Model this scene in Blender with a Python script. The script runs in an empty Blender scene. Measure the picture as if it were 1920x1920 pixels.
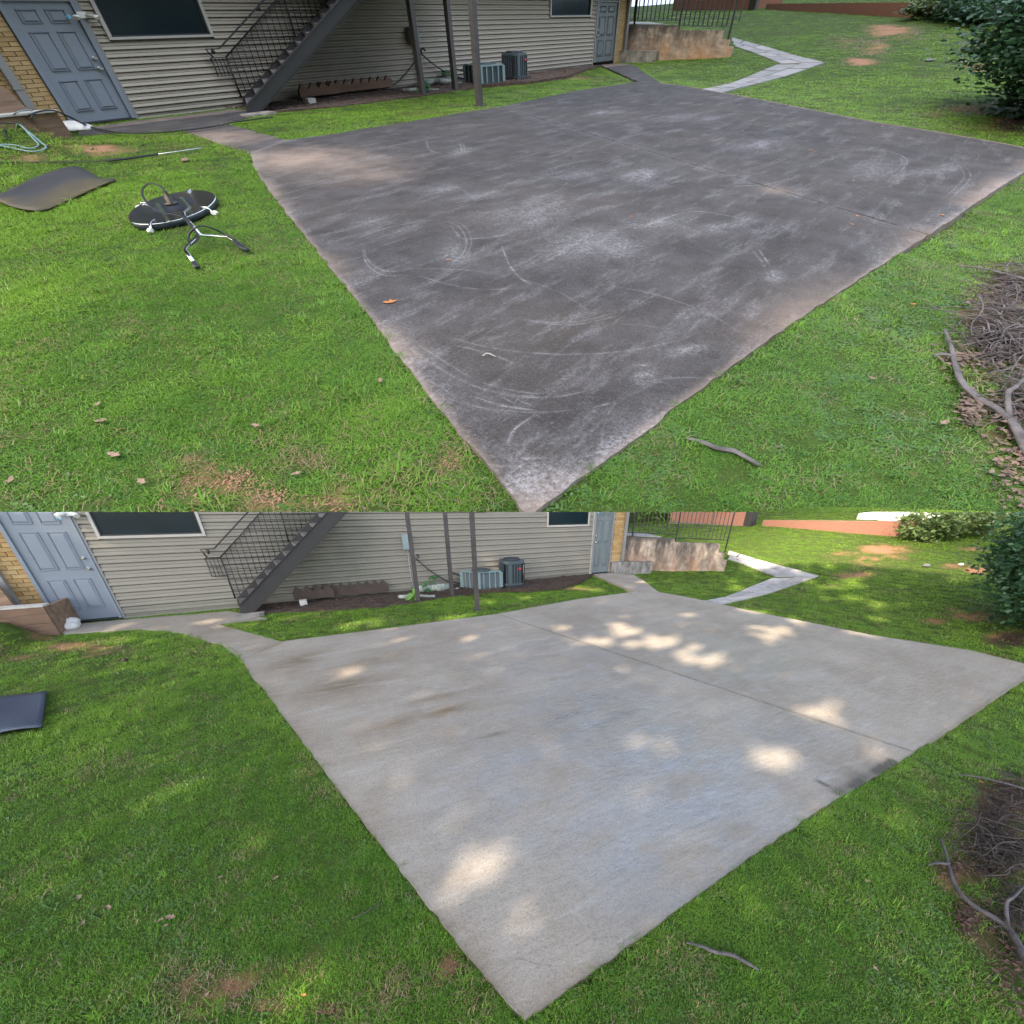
import bpy, bmesh, math, random
import numpy as np
from mathutils import Vector, Matrix
from mathutils.geometry import delaunay_2d_cdt

random.seed(7)
rng = np.random.default_rng(7)
SC = bpy.context.scene
COL = SC.collection

# ----------------------------------------------------------------- camera, sky, sun
# Two yards: the lower one is level (world axes = its facade axes); the upper one lies on
# the slope that rises behind it.  Rows of RA / RB: facade direction, depth, up (camera axes).
PX, PY, FL = 1002.5095, 1263.7724, 675.7867
RA = np.array([[0.894693, -0.189484, 0.404501], [-0.446386, -0.412227, 0.794234], [0.016252, -0.891159, -0.4534]])
RB = np.array([[0.588024, -0.71105, 0.385532], [-0.808843, -0.516455, 0.281153], [-0.000804, -0.47716, -0.878816]])
HA, HB = 2.4, 11.9
UA, UB = np.array([1.0, 1.0, 1.0]), np.array([17.0, 16.7, 6.2])

cd = bpy.data.cameras.new('camera')
cam = bpy.data.objects.new('camera', cd)
COL.objects.link(cam)
SC.camera = cam
cd.sensor_width = 36.0
cd.lens = FL / 1920 * 36.0
cd.shift_x = (960 - PX) / 1920
cd.shift_y = (PY - 960) / 1920
cd.clip_start, cd.clip_end = 0.05, 6000
CAMW = np.array([0.0, 0.0, HA])
right, up, back = RA @ [1, 0, 0], RA @ [0, -1, 0], RA @ [0, 0, -1]
cam.matrix_world = Matrix([[right[i], up[i], back[i], CAMW[i]] for i in range(3)] + [[0, 0, 0, 1]])

SUN = np.array([-0.94, -0.34, 0.0])
SUN /= np.linalg.norm(SUN)
SUN_EL = math.radians(42)
SUN = SUN * math.cos(SUN_EL) + np.array([0, 0, math.sin(SUN_EL)])
world = bpy.data.worlds.new('World')
SC.world = world
world.use_nodes = True
wn = world.node_tree
sky = wn.nodes.new('ShaderNodeTexSky')
sky.sky_type = 'NISHITA'
sky.sun_disc = False
sky.sun_elevation = SUN_EL
sky.sun_rotation = math.atan2(SUN[0], SUN[1])
sky.air_density, sky.dust_density, sky.ozone_density = 1.0, 2.5, 1.0
bg = wn.nodes['Background']
hz = wn.nodes.new('ShaderNodeHueSaturation')      # hazy, less saturated sky
hz.inputs['Saturation'].default_value = 0.6
wn.links.new(sky.outputs[0], hz.inputs['Color'])
wn.links.new(hz.outputs[0], bg.inputs[0])
bg.inputs[1].default_value = 0.15
sl = bpy.data.lights.new('sun', 'SUN')
sl.energy = 3.6
sl.angle = math.radians(0.5)
sl.color = (1.0, 0.82, 0.60)
so = bpy.data.objects.new('sun', sl)
COL.objects.link(so)
so.rotation_euler = Vector(SUN).to_track_quat('Z', 'Y').to_euler()
SC.view_settings.view_transform = 'Standard'
SC.view_settings.look = 'None'
SC.view_settings.exposure = 2.22
SC.view_settings.gamma = 1.0
SC.view_settings.use_curve_mapping = False

# ----------------------------------------------------------------- places
PAIRS = np.array([  # pixel of a feature in the upper yard -> same feature in the lower yard
    (143, 237, 119, 210), (246, 224, 226, 200), (208, 71, 190, 44), (391, 63, 381, 41), (467, 214, 450, 193),
    (793, 180, 785, 170), (854, 170, 848, 159), (899, 199, 895, 186), (1112, 119, 1108, 117), (1151, 117, 1142, 115),
    (1031, 30, 1027, 24), (1104, 28, 1101, 24), (993, 962, 987, 956), (540, 265, 531, 245), (1197, 158, 1190, 155),
    (1920, 328, 1917, 318), (1920, 287, 1920, 294), (1543, 121, 1533, 123), (1365, 107, 1355, 110),
    (1178, 45, 1174, 47), (1358, 60, 1352, 62),
    (1700, 33, 1687, 47), (1435, 17, 1428, 25), (640, 533, 642, 535), (1280, 751, 1280, 737), (1600, 530, 1605, 522),
    (1779, 638, 1770, 632), (1920, 816, 1918, 813), (100, 209, 73, 177), (1290, 822, 1287, 807), (0, 960, 0, 955),
    (0, 500, -6, 490), (1805, 138, 1800, 120)], float)


class Place:
    def __init__(s, key, R, h, u, off):
        s.key, s.R, s.h, s.u, s.off = key, R, h, np.asarray(u, float), off
        rot = RA @ R.T
        t = CAMW - rot @ np.array([0, 0, h])
        s.rot, s.t = rot, t
        s.M = Matrix([[rot[i][0], rot[i][1], rot[i][2], t[i]] for i in range(3)] + [[0, 0, 0, 1]])
        s.o = np.array([0, 0, h]) / s.u
        s.hp, s.he, s.hs = np.zeros(2), np.array([1.0, 0.0]), 0.0

    def w(s, x, y):
        if s.off == 0:
            return x, y
        d2 = (PAIRS[:, 0] - x) ** 2 + ((PAIRS[:, 1] - y) * 1.5) ** 2 + 30
        k = 1 / d2 ** 1.6
        k /= k.sum()
        return x + (k * (PAIRS[:, 2] - PAIRS[:, 0])).sum(), y + (k * (PAIRS[:, 3] - PAIRS[:, 1])).sum() + s.off

    def hill(s, X, Y):
        d = (X - s.hp[0]) * s.he[0] + (Y - s.hp[1]) * s.he[1]
        return s.hs * (np.sqrt(d * d + 1.0) + d - 1.0) * 0.5 * (d > -6)

    def dirm(s, x, y):
        return (s.R @ np.array([(x - PX) / FL, (y - PY) / FL, 1.0])) / s.u

    def g(s, x, y, z=0.0):          # raw pixel -> point on the ground (+z)
        r = s.dirm(x, y)
        ts = np.concatenate([np.linspace(0.02, 40, 4000), np.linspace(40, 400, 2000)])
        q = s.o[None, :] + ts[:, None] * r[None, :] * (s.h / 2.0 if s.key == 'B' else 1.0)
        f = q[:, 2] - s.hill(q[:, 0], q[:, 1]) - z
        i = np.argmax(f < 0)
        if f[i] >= 0:
            return q[-1]
        a, b = q[i - 1], q[i]
        k = f[i - 1] / (f[i - 1] - f[i])
        return a + (b - a) * k

    def G(s, x, y, z=0.0):
        return s.g(*s.w(x, y), z)

    def vr(s, x, y, Y):
        r = s.dirm(x, y)
        p = s.o + r * ((Y - s.o[1]) / r[1])
        return p[0], p[2]

    def V(s, x, y, Y):
        return s.vr(*s.w(x, y), Y)

    def W(s, x, y, p0, d):          # pixel on the vertical plane through p0 with direction d
        r = s.dirm(*s.w(x, y))
        n = np.array([-d[1], d[0]])
        k = (n @ (np.asarray(p0)[:2] - s.o[:2])) / (n @ r[:2])
        return s.o + r * k

    def H(s, p, x, y):              # height at which the vertical over p passes the row of pixel (x, y)
        yy = s.w(x, y)[1]
        c0 = s.R.T @ (np.array([p[0], p[1], 0.0]) * s.u - [0, 0, s.h])
        c1 = s.R.T @ (np.array([0, 0, 1.0]) * s.u)
        return ((yy - PY) * c0[2] - FL * c0[1]) / (FL * c1[1] - (yy - PY) * c1[2])

    def pix(s, X, Y, Z):            # arrays -> pixels
        q = np.stack([X, Y, Z], -1) * s.u - [0, 0, s.h]
        c = q @ s.R
        return PX + FL * c[..., 0] / c[..., 2], PY + FL * c[..., 1] / c[..., 2], c[..., 2]


A = Place('A', RA, HA, UA, 960)
B = Place('B', RB, HB, UB, 0)
A.yard, A.pad = 'lower yard', 'clean pale slab'
B.yard, B.pad = 'upper yard', 'dark stained slab'

# ----------------------------------------------------------------- materials


class NT:
    def __init__(s, name):
        s.m = bpy.data.materials.new(name)
        s.m.use_nodes = True
        s.t = s.m.node_tree
        s.b = s.t.nodes['Principled BSDF']

    def n(s, typ, **kw):
        x = s.t.nodes.new('ShaderNode' + typ)
        for k, v in kw.items():
            setattr(x, k, v)
        return x

    def l(s, a, b):
        s.t.links.new(a, b)

    def attr(s, name='mpos', typ='GEOMETRY'):
        a = s.n('Attribute', attribute_name=name, attribute_type=typ)
        return a

    def noise(s, scale, detail=4, rough=0.6, vec=None, stretch=None):
        x = s.n('TexNoise')
        x.inputs['Scale'].default_value = scale
        x.inputs['Detail'].default_value = detail
        x.inputs['Roughness'].default_value = rough
        v = vec or s.attr().outputs['Vector']
        if stretch:
            mp = s.n('Mapping')
            mp.inputs['Scale'].default_value = stretch
            s.l(v, mp.inputs['Vector'])
            v = mp.outputs[0]
        s.l(v, x.inputs['Vector'])
        return x.outputs['Fac']

    def ramp(s, fac, stops):
        r = s.n('ValToRGB')
        e = r.color_ramp.elements
        while len(e) < len(stops):
            e.new(0.5)
        for i, (p, c) in enumerate(stops):
            e[i].position = p
            e[i].color = (c, c, c, 1) if isinstance(c, (int, float)) else (*c, 1)
        s.l(fac, r.inputs[0])
        return r.outputs[0]

    def mix(s, fac, a, b, mode='MIX'):
        x = s.n('Mix', data_type='RGBA', blend_type=mode)
        for i, v in ((0, fac), (6, a), (7, b)):
            if isinstance(v, (int, float)):
                x.inputs[i].default_value = v if i == 0 else (v, v, v, 1)
            elif isinstance(v, tuple):
                x.inputs[i].default_value = (*v, 1)
            else:
                s.l(v, x.inputs[i])
        return x.outputs[2]

    def math(s, op, a, b=None, clamp=False):
        x = s.n('Math', operation=op, use_clamp=clamp)
        for i, v in ((0, a), (1, b)):
            if v is None:
                continue
            if isinstance(v, (int, float)):
                x.inputs[i].default_value = v
            else:
                s.l(v, x.inputs[i])
        return x.outputs[0]

    def bump(s, h, strength=0.4, dist=0.01):
        x = s.n('Bump')
        x.inputs['Strength'].default_value = strength
        x.inputs['Distance'].default_value = dist
        s.l(h, x.inputs['Height'])
        s.l(x.outputs[0], s.b.inputs['Normal'])

    def set(s, col=None, rough=0.7, metal=0.0, spec=0.5):
        if col is not None:
            if isinstance(col, tuple):
                s.b.inputs['Base Color'].default_value = (*col, 1)
            else:
                s.l(col, s.b.inputs['Base Color'])
        if isinstance(rough, (int, float)):
            s.b.inputs['Roughness'].default_value = rough
        else:
            s.l(rough, s.b.inputs['Roughness'])
        s.b.inputs['Metallic'].default_value = metal
        s.b.inputs['Specular IOR Level'].default_value = spec
        return s.m


def mul(c, k):
    return tuple(min(1, v * k) for v in c)


def plain(name, col, rough=0.6, metal=0.0, var=0.25, scale=6, bump=0.0, rnd=0.0, stretch=None):
    t = NT(name)
    f = t.noise(scale, 5, 0.65, stretch=stretch)
    c = t.mix(t.ramp(f, [(0.3, 0.0), (0.7, 1.0)]), mul(col, 1 - var), mul(col, 1 + var))
    if rnd:
        oi = t.n('ObjectInfo')
        r = t.ramp(oi.outputs['Random'], [(0, 1 - rnd), (1, 1 + rnd * 0.5)])
        c = t.mix(1.0, c, r, 'MULTIPLY')
    if bump:
        t.bump(t.noise(scale * 5, 4), bump, 0.01)
    return t.set(c, rough, metal)


MAT = {}


def leafmat(name, c1, c2, trans=0.3):
    t = NT(name)
    f = t.attr('vtint').outputs['Fac']
    c = t.mix(f, c1, c2)
    t.set(c, 0.42, spec=0.5)
    tr = t.n('BsdfTranslucent')
    t.l(c, tr.inputs[0])
    mx = t.n('MixShader')
    mx.inputs[0].default_value = trans
    t.l(t.b.outputs[0], mx.inputs[1])
    t.l(tr.outputs[0], mx.inputs[2])
    t.l(mx.outputs[0], t.t.nodes['Material Output'].inputs[0])
    return t.m




NL = 7


def mats(P):
    k = P.key
    up = k == 'B'
    d = {}
    # concrete pad: 'wear' pale scratches, 'clay' orange edge dirt, 'wet' damp film
    t = NT('stained_concrete' if up else 'washed_concrete')
    fine = t.noise(55, 6, 0.75)
    mid = t.noise(3.2, 6, 0.7)
    big = t.noise(0.6, 4, 0.6)
    speck = t.noise(150, 3, 0.6)
    line = None
    for i in range(NL):
        dd = t.math('ABSOLUTE', t.attr(f'sd{i}').outputs['Fac'])
        q = t.math('MULTIPLY', t.ramp(dd, [(0.0, 1.0), (0.0022, .8), (0.006, 0.14), (0.022, 0.0)]), t.attr(f'mk{i}').outputs['Fac'])
        line = q if line is None else t.math('MAXIMUM', line, q)
    line = t.math('MULTIPLY', line, t.ramp(t.noise(11, 5, 0.75), [(0.36, 0.0), (0.66, 1.0)]), True)
    if up:
        base = t.mix(t.ramp(big, [(0.35, 0.0), (0.65, 1.0)]), (0.025, 0.0225, 0.023), (0.053, 0.044, 0.037))
        base = t.mix(t.ramp(mid, [(0.35, 0.0), (0.75, 0.75)]), base, (0.088, 0.082, 0.083))
        sc_ = t.noise(1.4, 8, 0.75, stretch=(1.0, 4.2, 1))
        wear = t.math('MULTIPLY', t.attr('wear').outputs['Fac'], t.ramp(t.noise(16, 6, 0.8), [(0.32, 0.1), (0.62, 1.25)]))
        wear = t.math('ADD', wear, t.ramp(sc_, [(0.51, 0.0), (0.74, 0.55)]), True)
        wear = t.math('MULTIPLY', wear, t.ramp(fine, [(0.34, 0.15), (0.62, 1.25)]), True)
        base = t.mix(t.math('MULTIPLY', wear, .9), base, (0.275, 0.268, 0.28))
        base = t.mix(t.math('MULTIPLY', line, .85), base, (0.32, 0.31, 0.32))
        base = t.mix(t.ramp(speck, [(.35, .55), (.5, 0.)]), base, (0.02, 0.019, 0.02))
        base = t.mix(t.ramp(speck, [(.60, 0.), (.72, .4)]), base, (0.20, 0.19, 0.19))
        clay = t.math('MULTIPLY', t.attr('clay').outputs['Fac'], t.ramp(mid, [(0.25, 0.35), (0.6, 1.0)]), True)
        base = t.mix(clay, base, (0.33, 0.245, 0.19))
        base = t.mix(t.ramp(fine, [(0.3, 0.0), (0.75, 0.6)]), base, t.mix(1.0, base, (1.7, 1.7, 1.7), 'MULTIPLY'))
        t.bump(fine, 0.5, 0.05)
        d['slab'] = t.set(base, 0.85, spec=0.25)
    else:
        base = t.mix(t.ramp(big, [(0.35, 0.0), (0.65, 1.0)]), (0.225, 0.185, 0.14), (0.325, 0.285, 0.235))
        base = t.mix(t.ramp(mid, [(0.3, 0.0), (0.8, 0.6)]), base, (0.36, 0.34, 0.31))
        base = t.mix(t.ramp(fine, [(0.30, 0.55), (0.5, 0.0)]), base, (0.12, 0.11, 0.10))
        base = t.mix(t.math('MULTIPLY', t.attr('clay').outputs['Fac'], t.ramp(t.noise(5, 6, 0.7, stretch=(0.6, 3, 1)), [(0.3, 0.25), (0.6, 1.1)]), True), base, (0.135, 0.095, 0.05))
        base = t.mix(t.ramp(t.noise(1.1, 7, 0.7, stretch=(0.8, 2.6, 1)), [(0.5, 0.0), (0.66, 0.42)]), base, (0.185, 0.155, 0.125))
        base = t.mix(t.ramp(t.noise(1.6, 6, 0.65, stretch=(0.7, 3.2, 1)), [(0.54, 0.0), (0.7, 0.35)]), base, (0.40, 0.385, 0.365))
        base = t.mix(t.math('MULTIPLY', t.attr('wear').outputs['Fac'], 1.0, True), base, (0.05, 0.04, 0.03))
        base = t.mix(t.math('MULTIPLY', line, .8), base, (0.06, 0.05, 0.045))
        base = t.mix(t.ramp(speck, [(.33, .6), (.47, 0.)]), base, (0.10, 0.09, 0.08))
        base = t.mix(t.ramp(speck, [(.62, 0.), (.74, .45)]), base, (0.46, 0.44, 0.42))
        wetn = t.math('MULTIPLY', t.attr('wet').outputs['Fac'], t.ramp(t.noise(1.3, 6, 0.65, stretch=(1.0, 2.6, 1)), [(0.36, 0.25), (0.58, 1.0)]), True)
        base = t.mix(wetn, base, t.mix(1.0, base, (0.78, 0.90, 1.08), 'MULTIPLY'))  # damp darkening, with the film's sky-blue sheen put into the colour
        rough = t.ramp(wetn, [(0.0, 0.66), (1.0, 0.14)])
        hh = t.math('ADD', t.noise(42, 5, 0.7), t.math('MULTIPLY', t.noise(9, 3, 0.5, stretch=(1, 2.5, 1)), 1.6))
        t.bump(hh, 0.36, 0.012)
        t.l(t.math('MULTIPLY', wetn, 1.0), t.b.inputs['Coat Weight'])
        t.b.inputs['Coat Roughness'].default_value = 0.16
        d['slab'] = t.set(base, rough, spec=0.6)
    # soil under the lawn
    t = NT('lawn_soil_' + ('dry' if up else 'damp'))
    bare = t.attr('bare').outputs['Fac']
    n1 = t.noise(7, 6, 0.7)
    grassy = t.mix(n1, (0.032, 0.055, 0.011), (0.07, 0.105, 0.024))
    clayc = t.mix(t.noise(13, 6, 0.7), (0.22, 0.105, 0.055), (0.42, 0.24, 0.145)) if up else t.mix(t.noise(13, 6, 0.7), (0.17, 0.075, 0.04), (0.40, 0.22, 0.13))
    f = t.ramp(t.math('ADD', bare, t.math('ADD', t.math('MULTIPLY', t.math('SUBTRACT', t.noise(8, 8, 0.8), .5), .9), t.math('MULTIPLY', t.math('SUBTRACT', t.noise(1.7, 6, 0.75), .5), 1.5))), [(0.25, 0.0), (0.75, 1.0)])
    clayc = t.mix(t.attr('humus').outputs['Fac'], clayc, t.mix(t.noise(9, 6, 0.75), (0.025, 0.018, 0.013), (0.085, 0.055, 0.04)))
    t.bump(t.noise(30, 5, 0.7), 0.6, 0.02 * (3 if up else 1))
    d['soil'] = t.set(t.mix(f, grassy, clayc), 0.95, spec=0.1)
    g1 = 1.0
    # grass blades
    for nm, (c1, c2, c3) in dict(grass=((0.045, 0.125, 0.012), (0.125, 0.255, 0.028), (0.24, 0.23, 0.075))).items():
        t = NT('grass_blade_' + ('bright' if up else 'deep'))
        tint = t.attr('tint', 'INSTANCER').outputs['Fac']
        oi = t.n('ObjectInfo')
        pos = t.attr('vtint').outputs['Fac']
        k2 = 1.25 if up else 1.22
        c = t.mix(oi.outputs['Random'], mul(c1, k2), mul(c2, k2))
        c = t.mix(t.math('MULTIPLY', tint, 1.0, True), c, t.mix(pos, mul((0.19, 0.31, 0.035), k2), mul((0.15, 0.29, 0.03), k2)))
        c = t.mix(t.ramp(pos, [(0.84, 0.0), (0.92, 0.75)]), c, c3)
        m = t.set(c, 0.5, spec=0.3)
        tr = t.n('BsdfTranslucent')
        t.l(c, tr.inputs[0])
        mx = t.n('MixShader')
        mx.inputs[0].default_value = 0.3
        t.l(t.b.outputs[0], mx.inputs[1])
        t.l(tr.outputs[0], mx.inputs[2])
        t.l(mx.outputs[0], t.t.nodes['Material Output'].inputs[0])
        d[nm] = m
    d['weed'] = leafmat('clover_' + k.lower(), (0.06, 0.14, 0.026), (0.12, 0.225, 0.045))
    d['thatch'] = leafmat('dry_thatch_' + k.lower(), (0.16, 0.12, 0.06), (0.30, 0.24, 0.12), .1)
    # siding
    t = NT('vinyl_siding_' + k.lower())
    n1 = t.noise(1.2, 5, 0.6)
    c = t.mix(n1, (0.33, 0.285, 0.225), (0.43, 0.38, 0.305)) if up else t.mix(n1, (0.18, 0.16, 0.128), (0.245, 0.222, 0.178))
    al = t.math('MULTIPLY', t.attr('shade_and_stain').outputs['Fac'], t.ramp(t.noise(2.2, 5, 0.7), [(0.25, 0.5), (0.7, 1.0)]), True)
    c = t.mix(al, c, (0.075, 0.078, 0.052))  # painted under-stair shade plus splash dirt low on the boards
    t.bump(t.noise(40, 3, 0.5, stretch=(0.15, 1, 1.5)), 0.15, 0.01)
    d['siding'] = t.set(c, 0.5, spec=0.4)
    # brick: one colour per brick
    t = NT('tan_brick_' + k.lower())
    oi = t.n('ObjectInfo')
    c = t.ramp(oi.outputs['Random'], [(0, (0.36, 0.215, 0.085)), (0.4, (0.44, 0.29, 0.125)), (0.75, (0.50, 0.35, 0.17)), (1, (0.40, 0.24, 0.09))])
    if up:
        c = t.mix(0.25, c, (0.5, 0.38, 0.22))
    c = t.mix(t.ramp(t.noise(30, 5, 0.7), [(0.3, 0.35), (0.6, 0.0)]), c, (0.2, 0.11, 0.05))
    t.bump(t.noise(60, 4), 0.3, 0.01)
    d['brick'] = t.set(c, 0.85, spec=0.2)
    d['mortar'] = plain('mortar_' + k.lower(), (0.16, 0.12, 0.085), 0.9, var=0.2, scale=20)
    # stained retaining wall concrete
    t = NT('stained_wall_concrete_' + k.lower())
    zz = t.n('SeparateXYZ')
    t.l(t.attr('wallc').outputs['Vector'], zz.inputs[0])
    hgt = zz.outputs['Z']
    c = t.mix(t.ramp(t.noise(4, 6, 0.75), [(.35, 0.), (.65, 1.)]), (0.24, 0.20, 0.165), (0.56, 0.48, 0.39))
    rust = t.math('MULTIPLY', t.ramp(hgt, [(0.0, 1.0), (0.75, 0.15)]), t.ramp(t.noise(2.2, 6, 0.7, stretch=(1, 1, 0.35)), [(0.32, 0.0), (0.6, 1.0)]), True)
    c = t.mix(rust, c, (0.50, 0.21, 0.07) if up else (0.33, 0.13, 0.05))
    blk = t.math('MULTIPLY', t.ramp(hgt, [(0.15, 0.12 if up else 0.45), (0.95, 1.0)]), t.ramp(t.noise(2.7, 6, 0.75, stretch=(1.3, 1.3, 0.4)), [(0.38, 0.0), (0.58, 1.0)]), True)
    c = t.mix(blk, c, (0.06, 0.05, 0.045))
    c = t.mix(t.ramp(hgt, [(0.86, 0.0), (0.97, 0.85)]), c, (0.09, 0.08, 0.075))
    t.bump(t.noise(25, 5), 0.4, 0.02)
    d['retwall'] = t.set(c, 0.9, spec=0.2)
    d['planter'] = plain('planter_concrete_' + k.lower(), (0.24, 0.215, 0.185) if up else (0.17, 0.16, 0.15), 0.9, var=0.75, scale=5, bump=0.4, stretch=(1.5, 1.5, 0.5))
    d['paver'] = plain('stone_paver_' + k.lower(), (0.29, 0.28, 0.28) if up else (0.30, 0.29, 0.29), 0.8, var=0.25, scale=5, bump=0.3, rnd=0.22)
    d['mulch'] = plain('bed_mulch_' + k.lower(), (0.05, 0.032, 0.022) if not up else (0.07, 0.042, 0.03), 0.95, var=0.7, scale=14, bump=0.8)
    d['wall2'] = plain('far_red_brick_' + k.lower(), (0.24, 0.105, 0.07), 0.85, var=0.3, scale=30)
    MAT[k] = d


mats(A)
mats(B)
S = dict(
    door=plain('blue_grey_door_paint', (0.185, 0.212, 0.25), 0.4, var=0.04, scale=2),
    frame=plain('taupe_trim', (0.21, 0.205, 0.20), 0.5, var=0.08),
    door2=plain('grey_green_door_paint', (0.13, 0.15, 0.153), 0.5, var=0.18, scale=3, stretch=(2, 1, 0.4)),
    vframe=plain('beige_window_trim', (0.40, 0.37, 0.33), 0.5, var=0.06),
    black=plain('black_metal', (0.018, 0.018, 0.02), 0.45, var=0.2),
    stair=plain('dark_steel', (0.023, 0.0205, 0.02), 0.5, var=0.15, scale=3),
    tread=plain('worn_tread', (0.12, 0.108, 0.105), 0.7, var=0.3),
    post=plain('brown_grey_post', (0.050, 0.042, 0.039), 0.55, var=0.3, scale=4),
    ac=plain('grey_green_metal', (0.17, 0.235, 0.24), 0.45, var=0.08, scale=3),
    acdark=plain('dark_louvre', (0.045, 0.062, 0.066), 0.6, var=0.2),
    ac2=plain('charcoal_metal', (0.060, 0.078, 0.090), 0.4, var=0.1),
    ac2dark=plain('charcoal_louvre', (0.022, 0.027, 0.034), 0.5, var=0.2),
    plastic=plain('black_plastic', (0.02, 0.02, 0.022), 0.5, var=0.1),
    box=plain('grey_box_paint', (0.22, 0.27, 0.28), 0.5, var=0.08),
    conduit=plain('grey_conduit', (0.25, 0.25, 0.25), 0.5),
    wood=plain('weathered_board', (0.16, 0.095, 0.062), 0.85, var=0.4, scale=5, bump=0.3, stretch=(0.4, 2, 3)),
    wooddark=plain('dark_wet_board', (0.055, 0.036, 0.028), 0.8, var=0.35, scale=5, bump=0.3),
    timber=plain('timber_plank', (0.20, 0.125, 0.08), 0.85, var=0.45, scale=4, bump=0.3, stretch=(0.4, 2, 2.5)),
    cap=plain('pale_cap_board', (0.42, 0.40, 0.37), 0.8, var=0.25),
    rock=plain('white_rock', (0.62, 0.60, 0.56), 0.85, var=0.2, scale=6, bump=0.4),
    cinder=plain('grey_block', (0.13, 0.135, 0.135), 0.9, var=0.3, bump=0.3),
    bark=plain('grey_bark', (0.12, 0.105, 0.105), 0.9, var=0.5, scale=12, bump=0.7),
    barkwet=plain('damp_bark', (0.075, 0.065, 0.07), 0.75, var=0.5, scale=12, bump=0.7),
    lichen=plain('lichen_bark', (0.27, 0.29, 0.25), 0.95, var=0.6, scale=14, bump=0.8),
    twig=plain('twig_bark', (0.085, 0.07, 0.068), 0.9, var=0.75, scale=20, rnd=0.4),
    twigdark=plain('dark_twig_bark', (0.045, 0.037, 0.035), 0.9, var=0.5, scale=8, rnd=0.4),
    litter=plain('leaf_litter', (0.14, 0.095, 0.07), 0.9, var=0.75, scale=24),
    litterdark=plain('damp_leaf_litter', (0.075, 0.042, 0.03), 0.9, var=0.75, scale=24),
    claycrumb=plain('clay_crumb', (0.30, 0.16, 0.095), 0.95, var=0.4, scale=40),
    claydamp=plain('damp_clay_crumb', (0.19, 0.10, 0.06), 0.95, var=0.4, scale=40),
    leafo=plain('orange_dry_leaf', (0.42, 0.16, 0.04), 0.7, var=0.3, scale=30),
    leaft=plain('tan_dry_leaf', (0.25, 0.165, 0.115), 0.8, var=0.3, scale=30),
    steel=plain('bright_steel', (0.82, 0.81, 0.80), 0.16, metal=1.0, var=0.05),
    brass=plain('worn_brass', (0.09, 0.07, 0.045), 0.45, metal=0.6, var=0.3, scale=30),
    rubber=plain('black_rubber', (0.02, 0.02, 0.022), 0.5, var=0.1),
    disc=plain('glossy_black_deck', (0.030, 0.036, 0.05), 0.30, var=0.7, scale=5),
    hose=plain('teal_hose', (0.20, 0.30, 0.33), 0.5, var=0.1),
    orange=plain('orange_hose', (0.55, 0.09, 0.03), 0.5, var=0.1),
    white=plain('white_plastic', (0.72, 0.71, 0.66), 0.5, var=0.08),
    sticker=plain('blue_sticker', (0.18, 0.50, 0.75), 0.5, var=0.05),
    red=plain('red_badge', (0.45, 0.03, 0.03), 0.4, var=0.05),
    leafg=plain('broad_leaf', (0.05, 0.13, 0.045), 0.45, var=0.4, scale=8),
    leafy=plain('young_leaf', (0.13, 0.25, 0.05), 0.5, var=0.3, scale=8),
    trunk=plain('tree_bark', (0.10, 0.08, 0.065), 0.9, var=0.4, bump=0.5),
    roof=plain('roof_shingle', (0.08, 0.075, 0.07), 0.9, var=0.3),
    body=plain('building_render', (0.30, 0.27, 0.24), 0.8, var=0.1),
    carw=plain('white_car_paint', (0.78, 0.78, 0.78), 0.3, var=0.03),
    glass2=plain('car_glass', (0.02, 0.022, 0.025), 0.1, var=0.1),
)
t = NT('dark_window_glass')
S['glass'] = t.set(t.mix(t.noise(1.5, 3), (0.006, 0.012, 0.016), (0.014, 0.028, 0.034)), 0.12, spec=0.35)
t = NT('moulded_mat')
vv = t.attr().outputs['Vector']
ck = t.n('TexChecker')
ck.inputs['Scale'].default_value = 60
t.l(vv, ck.inputs['Vector'])
dirt = t.math('MULTIPLY', t.attr('dirt').outputs['Fac'], t.ramp(t.noise(9, 6, 0.75), [(0.3, 0.5), (0.6, 1.1)]), True)
t.bump(ck.outputs['Fac'], 0.5, 0.05)
S['mat'] = t.set(t.mix(dirt, t.mix(ck.outputs['Fac'], (0.022, 0.022, 0.027), (0.045, 0.045, 0.052)), (0.12, 0.095, 0.04)), 0.7)
t = NT('ribbed_blue_mat')
vv = t.attr().outputs['Vector']
ck = t.n('TexChecker')
ck.inputs['Scale'].default_value = 45
t.l(vv, ck.inputs['Vector'])
t.bump(ck.outputs['Fac'], 0.4, 0.01)
S['matblue'] = t.set(t.mix(ck.outputs['Fac'], (0.022, 0.033, 0.058), (0.045, 0.062, 0.10)), 0.55)


S['bush'] = leafmat('dark_glossy_leaf', (0.018, 0.055, 0.026), (0.055, 0.13, 0.055))
S['hedge'] = leafmat('hedge_leaf', (0.05, 0.10, 0.03), (0.16, 0.22, 0.07))
S['canopy'] = leafmat('canopy_leaf', (0.03, 0.07, 0.02), (0.07, 0.13, 0.03), 0.1)

# ----------------------------------------------------------------- mesh helpers


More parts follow.
